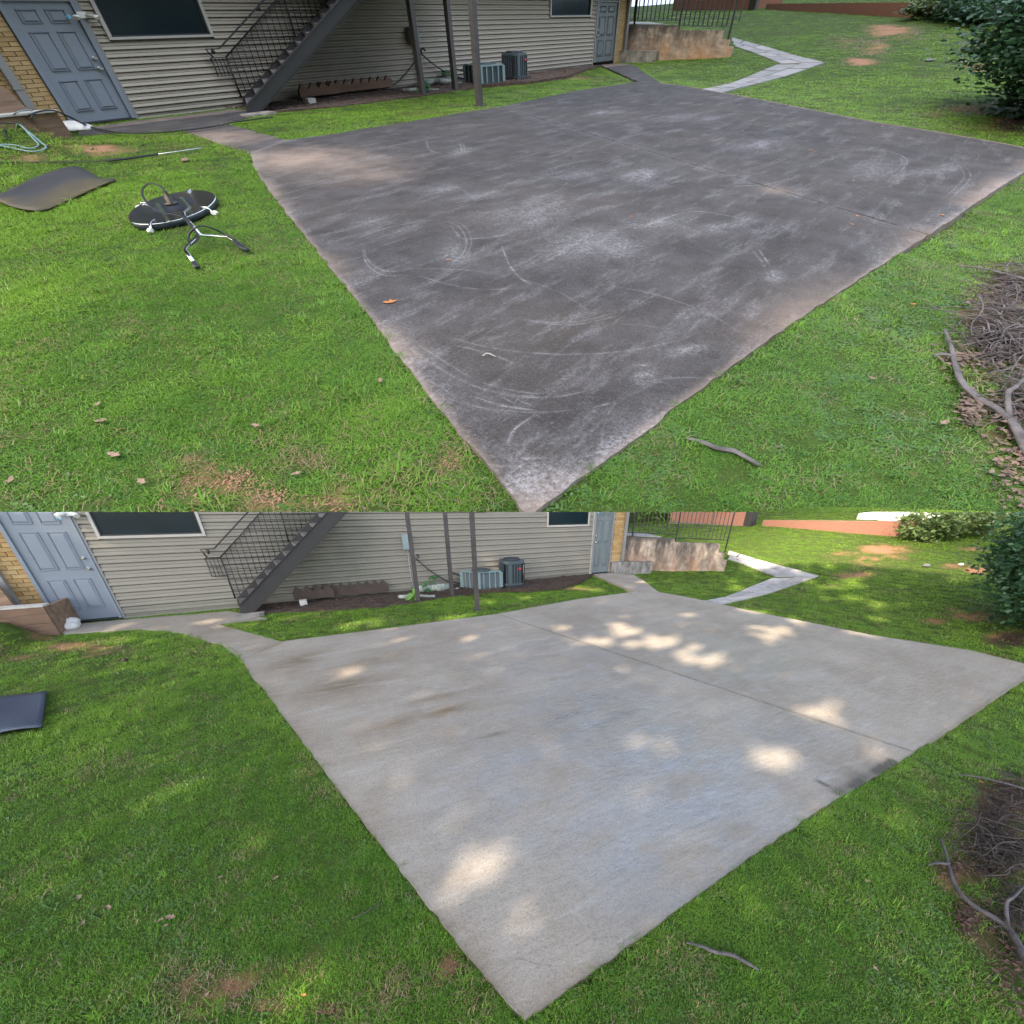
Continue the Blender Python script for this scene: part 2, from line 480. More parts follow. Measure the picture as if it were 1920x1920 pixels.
class MB:
    def __init__(s):
        s.v, s.f, s.sm = [], [], []
        s.attrs = {}

    def add(s, vs, fs, smooth=False):
        o = len(s.v)
        s.v.extend([tuple(map(float, q)) for q in vs])
        s.f.extend([tuple(o + i for i in f) for f in fs])
        s.sm.extend([smooth] * len(fs))
        return s

    def hexa(s, b, t_):              # four bottom + four top corners
        return s.add(list(b) + list(t_), [(3, 2, 1, 0), (4, 5, 6, 7), (0, 1, 5, 4), (1, 2, 6, 5), (2, 3, 7, 6), (3, 0, 4, 7)])

    def box(s, a, b):
        (x0, y0, z0), (x1, y1, z1) = a, b
        return s.hexa([(x0, y0, z0), (x1, y0, z0), (x1, y1, z0), (x0, y1, z0)], [(x0, y0, z1), (x1, y0, z1), (x1, y1, z1), (x0, y1, z1)])

    def prism(s, poly, vec):         # planar 3-D polygon swept along vec
        n = len(poly)
        p = [np.asarray(q, float) for q in poly]
        q = [a + np.asarray(vec, float) for a in p]
        return s.add(p + q, [tuple(range(n))[::-1], tuple(range(n, 2 * n))] + [(i, (i + 1) % n, n + (i + 1) % n, n + i) for i in range(n)])

    def tube(s, pts, r, n=7, r1=None, smooth=True):
        P_ = [np.asarray(p, float) for p in pts]
        m = len(P_)
        vs = []
        ref = None
        for i, p in enumerate(P_):
            d = P_[min(i + 1, m - 1)] - P_[max(i - 1, 0)]
            d /= (np.linalg.norm(d) + 1e-12)
            if ref is None:
                ref = np.array([0, 0, 1.0]) if abs(d[2]) < 0.9 else np.array([1.0, 0, 0])
            a = np.cross(d, ref)
            a /= (np.linalg.norm(a) + 1e-12)
            b = np.cross(a, d)
            ref = b
            rr = r[i] if isinstance(r, (list, tuple)) else (r if r1 is None else r + (r1 - r) * i / max(1, m - 1))
            for k in range(n):
                t_ = 2 * math.pi * k / n
                vs.append(p + rr * (math.cos(t_) * a + math.sin(t_) * b))
        fs = [(i * n + k, i * n + (k + 1) % n, (i + 1) * n + (k + 1) % n, (i + 1) * n + k) for i in range(m - 1) for k in range(n)]
        o = len(s.v)
        s.add(vs, fs, smooth)
        s.add([], [])
        s.f.append(tuple(o + k for k in range(n))[::-1])
        s.f.append(tuple(o + (m - 1) * n + k for k in range(n)))
        s.sm += [False, False]
        return s

    def lathe(s, c, prof, n=24, smooth=True, ex=(1, 0), ey=(0, 1)):
        c = np.asarray(c, float)
        cs = [(math.cos(2 * math.pi * k / n), math.sin(2 * math.pi * k / n)) for k in range(n)]
        vs = [c + (r * (a * ex[0] + b * ey[0]), r * (a * ex[1] + b * ey[1]), z) for r, z in prof for a, b in cs]
        m = len(prof)
        fs = [(i * n + k, i * n + (k + 1) % n, (i + 1) * n + (k + 1) % n, (i + 1) * n + k) for i in range(m - 1) for k in range(n)]
        s.add(vs, fs, smooth)
        o = len(s.v) - m * n
        s.f.append(tuple(o + k for k in range(n))[::-1])
        s.f.append(tuple(o + (m - 1) * n + k for k in range(n)))
        s.sm += [False, False]
        return s

    def blob(s, c, rad, seed=0, seg=8, ring=6, amp=0.2):
        r_ = random.Random(seed)
        vs, fs = [], []
        for i in range(ring + 1):
            th = math.pi * i / ring
            for k in range(seg):
                ph = 2 * math.pi * k / seg
                q = 1 + r_.uniform(-amp, amp) if 0 < i < ring else 1
                vs.append((c[0] + rad[0] * q * math.sin(th) * math.cos(ph), c[1] + rad[1] * q * math.sin(th) * math.sin(ph), c[2] + rad[2] * q * math.cos(th)))
        for i in range(ring):
            for k in range(seg):
                fs.append((i * seg + k, (i + 1) * seg + k, (i + 1) * seg + (k + 1) % seg, i * seg + (k + 1) % seg))
        return s.add(vs, fs, True)


def smooth_path(pts, n=6):           # Catmull-Rom
    P_ = [np.asarray(p, float) for p in pts]
    out = []
    for i in range(len(P_) - 1):
        p0, p1, p2, p3 = P_[max(i - 1, 0)], P_[i], P_[i + 1], P_[min(i + 2, len(P_) - 1)]
        for k in range(n):
            t_ = k / n
            out.append(0.5 * (2 * p1 + (p2 - p0) * t_ + (2 * p0 - 5 * p1 + 4 * p2 - p3) * t_ ** 2 + (3 * p1 - p0 - 3 * p2 + p3) * t_ ** 3))
    out.append(P_[-1])
    return out


OBJ = {'A': [], 'B': []}


def link(P, name, data, org, parent=None, porg=None):
    o = bpy.data.objects.new(name, data)
    COL.objects.link(o)
    if parent is None:
        o.matrix_world = P.M @ Matrix.Translation(Vector(np.asarray(org, float) * P.u))
    else:
        o.parent = parent
        o.location = Vector((np.asarray(org, float) - np.asarray(porg, float)) * P.u)
    OBJ[P.key].append(o)
    return o


def mesh(P, name, mb, mat, org, attrs=None):
    v = np.array(mb.v, float)
    me = bpy.data.meshes.new(name)
    me.from_pydata(((v - np.asarray(org, float)) * P.u).tolist(), [], mb.f)
    me.materials.append(mat)
    me.polygons.foreach_set('use_smooth', mb.sm)
    a = me.attributes.new('mpos', 'FLOAT_VECTOR', 'POINT')
    a.data.foreach_set('vector', v.ravel())
    for k, q in (attrs or {}).items():
        q = np.asarray(q, float)
        if q.ndim == 2:
            a = me.attributes.new(k, 'FLOAT_VECTOR', 'POINT')
            a.data.foreach_set('vector', q.ravel())
        else:
            a = me.attributes.new(k, 'FLOAT', 'POINT')
            a.data.foreach_set('value', q)
    me.update()
    return me


def tag(o, label=None, cat=None, group=None, kind=None):
    if label:
        o['label'] = label
    if cat:
        o['category'] = cat
    if group:
        o['group'] = group
    if kind:
        o['kind'] = kind
    return o


class Thing:
    def __init__(s, P, name, org, label, cat, group=None, kind=None):
        s.P, s.org = P, np.asarray(org, float)
        s.o = link(P, name, None, org)
        s.o.empty_display_size = 0.1
        tag(s.o, label, cat, group, kind)

    def part(s, name, mb, mat, parent=None, attrs=None, label=None, kind=None):
        me = mesh(s.P, name, mb, mat, s.org, attrs)
        o = link(s.P, name, me, s.org, parent or s.o, s.org)
        if label:
            o['label'] = label
        if kind:
            o['kind'] = kind
        return o

    def copies(s, name, mb, mat, offs, parent=None):   # alike pieces sharing one mesh
        me = mesh(s.P, name, mb, mat, (0, 0, 0))
        for q in offs:
            link(s.P, name, me, q, parent or s.o, s.org)


def single(P, name, mb, mat, org, label, cat, group=None, kind=None, attrs=None):
    o = link(P, name, mesh(P, name, mb, mat, org, attrs), org)
    return tag(o, label, cat, group, kind)


def inpoly(X, Y, poly):
    p = np.asarray(poly)
    r = np.zeros(X.shape, bool)
    j = len(p) - 1
    for i in range(len(p)):
        xi, yi, xj, yj = p[i][0], p[i][1], p[j][0], p[j][1]
        c = ((yi > Y) != (yj > Y)) & (X < (xj - xi) * (Y - yi) / (yj - yi + 1e-12) + xi)
        r ^= c
        j = i
    return r


def segdist(X, Y, pts):
    d = np.full(X.shape, 1e9)
    for a, b in zip(pts[:-1], pts[1:]):
        a, b = np.asarray(a[:2], float), np.asarray(b[:2], float)
        ab = b - a
        t_ = np.clip(((X - a[0]) * ab[0] + (Y - a[1]) * ab[1]) / (ab @ ab + 1e-12), 0, 1)
        d = np.minimum(d, np.hypot(X - a[0] - t_ * ab[0], Y - a[1] - t_ * ab[1]))
    return d


def sstep(x, a, b):
    t_ = np.clip((x - a) / (b - a), 0, 1)
    return t_ * t_ * (3 - 2 * t_)


def vnoise(X, Y, sc, seed):          # cheap smooth value noise
    r_ = np.random.default_rng(seed)
    tab = r_.random((64, 64))
    x, y = X * sc, Y * sc
    xi, yi = np.floor(x).astype(int), np.floor(y).astype(int)
    fx, fy = x - xi, y - yi
    fx, fy = fx * fx * (3 - 2 * fx), fy * fy * (3 - 2 * fy)
    g = lambda i, j: tab[i % 64, j % 64]
    return (g(xi, yi) * (1 - fx) + g(xi + 1, yi) * fx) * (1 - fy) + (g(xi, yi + 1) * (1 - fx) + g(xi + 1, yi + 1) * fx) * fy


# ----------------------------------------------------------------- traced outlines (pixels of each yard)
# pad: left side (top to tip), right side (tip to top), far-right side, far side
PADPX = {
    'B': dict(left=[(540, 265), (470, 290), (478, 320), (520, 378), (600, 480), (640, 533), (690, 583), (707, 617), (753, 677), (803, 747), (847, 797), (883, 843), (923, 887), (977, 957)],
              tip=(993, 972),
              right=[(1010, 958), (1080, 910), (1127, 877), (1190, 827), (1227, 800), (1280, 751), (1347, 710), (1400, 670), (1440, 640), (1520, 580), (1600, 530), (1669, 496), (1733, 455), (1850, 367), (1920, 328), (1960, 305)],
              far=[(1960, 292), (1920, 286), (1847, 272), (1713, 248), (1630, 235), (1533, 215), (1447, 197), (1347, 178), (1280, 166), (1240, 161)],
              top=[(1197, 158), (1073, 178), (937, 202), (840, 218), (673, 245), (637, 252)],
              joint=[(937, 202), (1733, 455)]),
    'A': dict(left=[(530, 1205), (455, 1240), (473, 1272), (500, 1300), (547, 1367), (573, 1400), (617, 1457), (642, 1495), (683, 1543), (725, 1600), (773, 1663), (840, 1747), (890, 1813), (940, 1867)],
              tip=(985, 1916),
              right=[(1100, 1835), (1157, 1800), (1187, 1767), (1278, 1697), (1360, 1643), (1430, 1597), (1513, 1530), (1570, 1493), (1613, 1480), (1670, 1447), (1711, 1413), (1800, 1357), (1863, 1313), (1917, 1278), (1960, 1250)],
              far=[(1960, 1262), (1920, 1254), (1813, 1227), (1630, 1198), (1510, 1173), (1397, 1150), (1343, 1137), (1280, 1124), (1235, 1116)],
              top=[(1190, 1115), (1073, 1132), (932, 1153), (840, 1165), (673, 1187), (633, 1192)],
              joint=[(932, 1153), (1711, 1413)])}
WALKL = {'B': [(145, 243), (246, 229), (440, 206), (503, 213), (423, 233), (540, 265), (470, 290), (430, 278), (383, 260), (340, 246), (250, 250), (150, 256)],
         'A': [(119, 1174), (226, 1164), (430, 1147), (500, 1161), (410, 1172), (530, 1205), (455, 1240), (417, 1211), (333, 1187), (260, 1181), (200, 1184), (120, 1190)]}
WALKR = {'B': [(1197, 158), (1140, 132), (1117, 121), (1150, 119), (1192, 124), (1203, 137), (1240, 161)],
         'A': [(1190, 1115), (1140, 1092), (1110, 1079), (1142, 1078), (1187, 1080), (1205, 1092), (1235, 1116)]}


def setup(P):
    px = PADPX[P.key]
    # hill starts just beyond the far-right side of the pad
    a, b = P.g(*px['far'][-1])[:2], P.g(*px['far'][1])[:2]
    d = (b - a) / np.linalg.norm(b - a)
    e = np.array([-d[1], d[0]])
    if e[0] < 0:
        e = -e
    P.he = e
    P.hp = a + e * 2.2
    P.hs = 0.16 if P.key == 'A' else 0.15
    P.padpoly = {}
    def sm(L):
        p = [np.asarray(v, float) for v in L]
        for _ in range(3):
            p = [p[0]] + [(p[i - 1] + 2 * p[i] + p[i + 1]) / 4 for i in range(1, len(p) - 1)] + [p[-1]]
        return p
    q = lambda L: [P.g(x, y)[:2] for x, y in L]
    P.q = {k: (q(v) if k != 'tip' else P.g(*v)[:2]) for k, v in px.items()}
    P.q['left'] = P.q['left'][:3] + sm(P.q['left'][3:])
    P.q['right'] = sm(P.q['right'])
    P.walkl, P.walkr = q(WALKL[P.key]), q(WALKR[P.key])
    P.Yf = P.G(246, 224)[1]
    br = P.G(137, 257)
    P.Yw, P.xr = br[1], br[0]
    P.tz = max(.25, P.V(100, 210, P.Yw)[1])
    P.mound = lambda X, Y: .8 * P.tz * sstep(P.xr - X, .12, .5) * np.exp(-np.maximum(P.Yw - Y, 0) / .55) * (Y < P.Yw + .01)
    P.pad_all = P.q['left'] + [P.q['tip']] + P.q['right'] + P.q['far'] + P.q['top']


setup(A)
setup(B)

# ----------------------------------------------------------------- ground


def slab_mesh(P, poly, step, z1, thick, seed):
    poly = [np.asarray(p, float) for p in poly]
    # resample the outline
    out = []
    n = len(poly)
    for i in range(n):
        a, b = poly[i], poly[(i + 1) % n]
        m = max(1, int(np.linalg.norm(b - a) / (step * 1.6)))
        out += [a + (b - a) * k / m for k in range(m)]
    out = np.array(out)
    r_ = np.random.default_rng(seed)
    nb = len(out)
    nv = np.roll(out, -1, 0) - np.roll(out, 1, 0)
    nv = np.stack([-nv[:, 1], nv[:, 0]], 1) / (np.linalg.norm(nv, axis=1)[:, None] + 1e-9)
    out = out + nv * ((vnoise(out[:, 0], out[:, 1], 13, 71) - .5) * .016 + r_.normal(0, .0018, nb))[:, None]
    lo, hi = out.min(0), out.max(0)
    gx, gy = np.meshgrid(np.arange(lo[0], hi[0], step), np.arange(lo[1], hi[1], step))
    gx, gy = gx.ravel() + r_.uniform(-.15, .15, gx.size) * step, gy.ravel() + r_.uniform(-.15, .15, gy.size) * step
    ok = inpoly(gx, gy, out) & (segdist(gx, gy, list(out) + [out[0]]) > step * 0.6)
    pts = np.concatenate([out, np.stack([gx[ok], gy[ok]], -1)])
    vs, es, fs, *_ = delaunay_2d_cdt([Vector(p) for p in pts], [], [list(range(nb))], 1, 1e-6)
    mb = MB()
    V_ = [(v.x, v.y, z1) for v in vs]
    mb.add(V_, [tuple(f) for f in fs])
    ring = list(range(nb))
    o = len(mb.v)
    mb.add([(vs[i].x, vs[i].y, z1 - thick) for i in ring], [])
    for k in range(nb):
        k2 = (k + 1) % nb
        mb.f.append((ring[k2], ring[k], o + k, o + k2))
        mb.sm.append(False)
    return mb


def pad_attrs(P, mb, seed):
    v = np.array(mb.v)
    X, Y = v[:, 0], v[:, 1]
    edge = segdist(X, Y, P.q['left'] + [P.q['tip']] + P.q['right'])
    edge_all = np.minimum(edge, segdist(X, Y, P.q['far'] + P.q['top']))
    wear, clay, wet = np.zeros(len(X)), np.zeros(len(X)), np.zeros(len(X))
    r_ = random.Random(11)
    lines = []
    g = lambda x, y: P.g(x, y)[:2]
    if P.key == 'B':
        # pale arcs and swirls left by a rotary cleaner and dragged tools
        arcs = [[(838, 418), (862, 430), (875, 455), (868, 480), (846, 500)], [(845, 424), (860, 445), (872, 452), (930, 448), (960, 440)],
                [(770, 640), (830, 680), (900, 720), (980, 740), (1060, 745)], [(812, 715), (870, 760), (960, 776), (1050, 776), (1160, 755), (1280, 690)],
                [(940, 462), (955, 500), (975, 525), (1000, 540)], [(880, 745), (940, 765), (1010, 775)], [(900, 855), (960, 865), (1040, 862)],
                [(1000, 785), (965, 810), (950, 840)], [(680, 470), (690, 500), (720, 520), (765, 520)], [(800, 262), (805, 282), (830, 290), (860, 285)],
                [(840, 265), (862, 272), (866, 292)], [(1560, 295), (1640, 290), (1695, 310), (1670, 345)], [(1420, 470), (1440, 500), (1450, 525)],
                [(1800, 320), (1812, 345), (1770, 390)], [(1500, 290), (1400, 330), (1250, 345)], [(960, 600), (1060, 610), (1160, 590)], [(780, 520), (880, 545), (980, 545)],
                [(1000, 330), (1060, 310), (1120, 300)], [(1320, 350), (1420, 360), (1500, 340)], [(1200, 430), (1300, 400), (1420, 420)]]
        for L in arcs:
            lines.append((smooth_path([np.array([*g(*p), 0]) for p in L], 6), r_.uniform(.45, 1.0)))
            if r_.random() < .6:
                o_ = np.array([r_.uniform(-.05, .05), r_.uniform(-.05, .05), 0])
                lines.append(([p + o_ for p in lines[-1][0]], r_.uniform(.25, .6)))
        for _ in range(34):                       # sweeps of the rotary cleaner
            c_ = np.array([*g(r_.uniform(650, 1750), r_.uniform(230, 880)), 0])
            rr, a0, da = r_.uniform(.25, .95), r_.uniform(0, 6.28), r_.uniform(.5, 2.2)
            lines.append(([c_ + rr * np.array([math.cos(a0 + da * t_), math.sin(a0 + da * t_), 0]) for t_ in np.linspace(0, 1, 12)], r_.uniform(.2, .6)))
        blobs = [(1130, 218, 26, 5), (1270, 228, 40, 7), (1330, 230, 28, 4), (1190, 248, 14, 10), (1100, 460, 90, 26), (1000, 405, 60, 26), (900, 370, 60, 6), (830, 358, 40, 7), (700, 420, 35, 10),
                 (1210, 330, 50, 14), (1160, 470, 60, 22), (1450, 525, 18, 10), (1205, 690, 14, 5), (1210, 712, 24, 14), (1230, 420, 60, 18), (850, 480, 22, 20), (1420, 280, 50, 10), (1090, 330, 60, 8),
                 (1500, 240, 26, 6), (1630, 330, 50, 14), (1350, 430, 60, 10), (1290, 660, 40, 10), (1750, 330, 60, 8), (1050, 480, 20, 12), (990, 935, 30, 14), (1100, 905, 20, 10), (870, 285, 20, 6), (700, 300, 30, 4), (1030, 370, 40, 8)]
        for x, y, a, b in blobs:
            c, ex, ey = g(x, y), g(x + a, y - a * 0.12), g(x, y - b)
            M_ = np.linalg.inv(np.array([ex - c, ey - c]).T)
            q = np.stack([X - c[0], Y - c[1]], 0)
            uu = M_ @ q
            rr = np.hypot(uu[0], uu[1])
            wear = np.maximum(wear, r_.uniform(0.3, 0.65) * np.exp(-rr ** 2) * (0.45 + 0.8 * vnoise(X + Y * .6, Y * 3 - X, 3.1, 5)))
        e1 = np.exp(-(edge / 0.022) ** 2)
        wear = np.maximum(wear, 0.55 * np.exp(-(edge / 0.09) ** 1.2) * sstep(vnoise(X, Y, 2.3, 3), 0.2, 0.7))
        tipd = np.hypot(X - P.q['tip'][0], Y - P.q['tip'][1])
        wear = np.maximum(wear, 1.1 * np.exp(-(tipd / 0.28) ** 2) * sstep(vnoise(X, Y, 14, 9), 0.35, 0.75))
        jd = segdist(X, Y, P.q['joint'])
        wear = np.maximum(wear, 0.16 * np.exp(-(jd / 0.12) ** 2))
        clay = np.maximum(0.4 * e1, 0.6 * np.exp(-(segdist(X, Y, P.q['right']) / 0.115) ** 1.5) * sstep(vnoise(X, Y, 1.6, 4), 0.28, 0.72))
        clay = np.maximum(clay, 0.5 * np.exp(-(segdist(X, Y, P.q['left'][2:9]) / 0.08) ** 1.5) * sstep(vnoise(X, Y, 1.9, 6), 0.2, 0.6))
        for x, y, rr, k in ((560, 300, .55, .8), (640, 310, .5, .45), (690, 330, .4, .35), (470, 300, .3, .7), (1450, 370, .12, .35)):
            c = g(x, y)
            clay = np.maximum(clay, k * np.exp(-(np.hypot(X - c[0], Y - c[1]) / rr) ** 2))
        clay = np.maximum(clay, 0.5 * np.exp(-(segdist(X, Y, P.q['far']) / 0.05) ** 2))
    else:
        for x, y, rr, k in ((1260, 1450, 1.1, 1.0), (1130, 1350, 1.3, .9), (980, 1450, 0.9, .75), (1300, 1540, .8, 1.0), (1200, 1600, .6, .9), (1080, 1250, 1.6, .55), (1350, 1250, 1.3, .5), (900, 1600, .4, .35), (1430, 1380, .8, .6), (1100, 1520, .7, .8)):
            c = g(x, y)
            wet = np.maximum(wet, k * np.exp(-(np.hypot(X - c[0], Y - c[1]) / rr) ** 2))
        for x, y, a, b, k in ((840, 1335, 45, 8, 1.0), (740, 1360, 40, 10, .75), (700, 1280, 60, 8, .6), (820, 1310, 50, 4, .7), (930, 1380, 26, 4, .7), (640, 1290, 80, 16, .8), (560, 1240, 60, 14, .8), (700, 1240, 90, 12, .55), (1780, 1300, 90, 30, .35), (1600, 1420, 60, 20, .4), (1310, 1600, 40, 10, .7), (1390, 1560, 40, 14, .5), (1180, 1340, 16, 5, .5), (420, 1180, 60, 8, .5)):
            c, ex, ey = g(x, y), g(x + a, y - a * 0.22), g(x, y - b)
            uu = np.linalg.inv(np.array([ex - c, ey - c]).T) @ np.stack([X - c[0], Y - c[1]], 0)
            clay = np.maximum(clay, k * np.exp(-(uu[0] ** 2 + uu[1] ** 2)))
        clay = np.maximum(clay, 0.45 * np.exp(-(edge / 0.12) ** 1.5) * sstep(vnoise(X, Y, 1.7, 4), 0.3, 0.7))
        for L, wd, k in (([(1572, 1492), (1612, 1468), (1672, 1432)], 0.06, 1.5), ([(1535, 1470), (1550, 1477)], 0.03, .9), ([(1580, 1474), (1650, 1440)], 0.10, .6)):
            dd = segdist(X, Y, smooth_path([np.array([*g(*p), 0]) for p in L], 5))
            wear = np.maximum(wear, k * np.exp(-(dd / wd) ** 2) * (0.25 + 1.0 * vnoise(X, Y, 9, 8)))
        for L, k in (([(975, 1515), (890, 1500), (800, 1530), (760, 1530)], .5), ([(870, 1450), (960, 1432), (1020, 1425)], .4), ([(1190, 1600), (1250, 1575), (1290, 1558), (1380, 1520)], .8), ([(1110, 1765), (1130, 1763), (1155, 1760)], .9),
                     ([(945, 1800), (980, 1803), (1010, 1813), (1050, 1815)], .7), ([(860, 1252), (890, 1270), (925, 1288)], .9), ([(1030, 1630), (1090, 1612), (1130, 1590), (1180, 1560)], .45), ([(1140, 1740), (1160, 1700), (1200, 1650)], .45),
                     ([(1050, 1510), (1120, 1490), (1180, 1480)], .35), ([(700, 1380), (760, 1360), (830, 1340)], .5), ([(690, 1365), (750, 1345), (820, 1330)], .4), ([(1130, 1325), (1160, 1340), (1180, 1342)], .5), ([(1280, 1540), (1330, 1520), (1370, 1510)], .6)):
            lines.append((smooth_path([np.array([*g(*p), 0]) for p in L], 6), k))
        for _ in range(16):
            c_ = np.array([*g(r_.uniform(600, 1500), r_.uniform(1250, 1750)), 0])
            rr, a0, da = r_.uniform(.4, 1.2), r_.uniform(0, 6.28), r_.uniform(.4, 1.2)
            lines.append(([c_ + rr * np.array([math.cos(a0 + da * t_), math.sin(a0 + da * t_), 0]) for t_ in np.linspace(0, 1, 12)], r_.uniform(.08, .22)))
        wear = np.maximum(wear, 0.3 * np.exp(-(edge_all / 0.015) ** 2))
        wear = np.maximum(wear, .4 * np.exp(-(segdist(X, Y, P.q['joint']) / 0.025) ** 2) * (.4 + vnoise(X, Y, 1.3, 77)))
    at = dict(wear=np.clip(wear, 0, 1.6), clay=np.clip(clay, 0, 1), wet=np.clip(wet, 0, 1))
    # signed distance to the nearest scratch of each of NL sets, and how strong that scratch is
    for k in range(NL):
        sd, mk, best = np.full(len(X), 9.0), np.zeros(len(X)), np.full(len(X), 9.0)
        for L, st in lines[k::NL]:
            m_ = len(L) - 1
            for i in range(m_):
                a, b = L[i][:2], L[i + 1][:2]
                ab = b - a
                t_ = np.clip(((X - a[0]) * ab[0] + (Y - a[1]) * ab[1]) / (ab @ ab + 1e-12), 0, 1)
                dx, dy = X - a[0] - t_ * ab[0], Y - a[1] - t_ * ab[1]
                d_ = np.hypot(dx, dy)
                u = d_ < best
                best[u] = d_[u]
                sd[u] = (d_ * np.sign(ab[0] * dy - ab[1] * dx))[u]
                f = (i + t_) / m_
                mk[u] = (st * np.clip(np.minimum(f, 1 - f) * 5, 0, 1))[u]
        at[f'sd{k}'], at[f'mk{k}'] = np.clip(sd, -1, 1), mk
    return at


ZP = 0.024                           # top of the pad over the lawn soil
BARE = [(1668, 57, 60, 12, .72), (1640, 88, 36, 16, .5), (1613, 116, 38, 7, .75), (1580, 80, 40, 14, .35), (1690, 70, 40, 10, .4), (1835, 127, 26, 7, .8), (1830, 80, 22, 6, .9), (185, 282, 70, 12, .75),
        (380, 905, 70, 42, .62), (445, 895, 44, 18, 1.0), (350, 865, 26, 14, .8), (510, 935, 40, 22, .8), (640, 945, 60, 20, .5), (375, 945, 26, 18, .85), (850, 860, 34, 24, .75), (760, 900, 60, 30, .35), (900, 925, 26, 24, .7), (560, 860, 60, 20, .25),
        (1790, 120, 30, 8, .4), (1750, 215, 40, 6, .45), (1830, 205, 60, 10, .6), (1900, 235, 50, 14, 1.0), (1890, 560, 60, 60, 1.0), (1870, 650, 60, 50, .9), (1800, 690, 34, 22, .7), (1880, 790, 60, 50, .85), (1820, 760, 30, 40, .5), (1900, 880, 50, 50, .6),
        (270, 195, 40, 6, .0), (1080, 146, 60, 4, .4), (90, 262, 40, 10, .4), (60, 300, 60, 10, .4)]


def bare_at(P, X, Y):
    b = np.zeros(np.shape(X))
    for x, y, a, c, k in BARE:
        ce, ex, ey = P.G(x, y)[:2], P.G(x + a, y)[:2], P.G(x, y - c)[:2]
        uu = np.linalg.inv(np.array([ex - ce, ey - ce]).T) @ np.stack([np.ravel(X) - ce[0], np.ravel(Y) - ce[1]], 0)
        q = np.exp(-(uu[0] ** 2 + uu[1] ** 2) ** 1.3).reshape(np.shape(X))
        b = np.maximum(b, k * q)
    n = 0.62 * vnoise(X, Y, 3.3, 21) + 0.38 * vnoise(X, Y, 9.1, 22)
    return np.clip(b * (0.35 + 1.3 * n), 0, 1)


def humus_at(P, X, Y):
    b = np.zeros(np.shape(X))
    for x, y, a, c in ((1900, 545, 80, 60), (1890, 640, 80, 60), (1900, 780, 70, 70), (1905, 880, 60, 60), (1910, 238, 60, 16)):
        ce, ex, ey = P.G(x, y)[:2], P.G(x + a, y)[:2], P.G(x, y - c)[:2]
        uu = np.linalg.inv(np.array([ex - ce, ey - ce]).T) @ np.stack([np.ravel(X) - ce[0], np.ravel(Y) - ce[1]], 0)
        b = np.maximum(b, np.exp(-(uu[0] ** 2 + uu[1] ** 2) ** 1.5).reshape(np.shape(X)))
    return np.clip(b * 1.5, 0, 1)


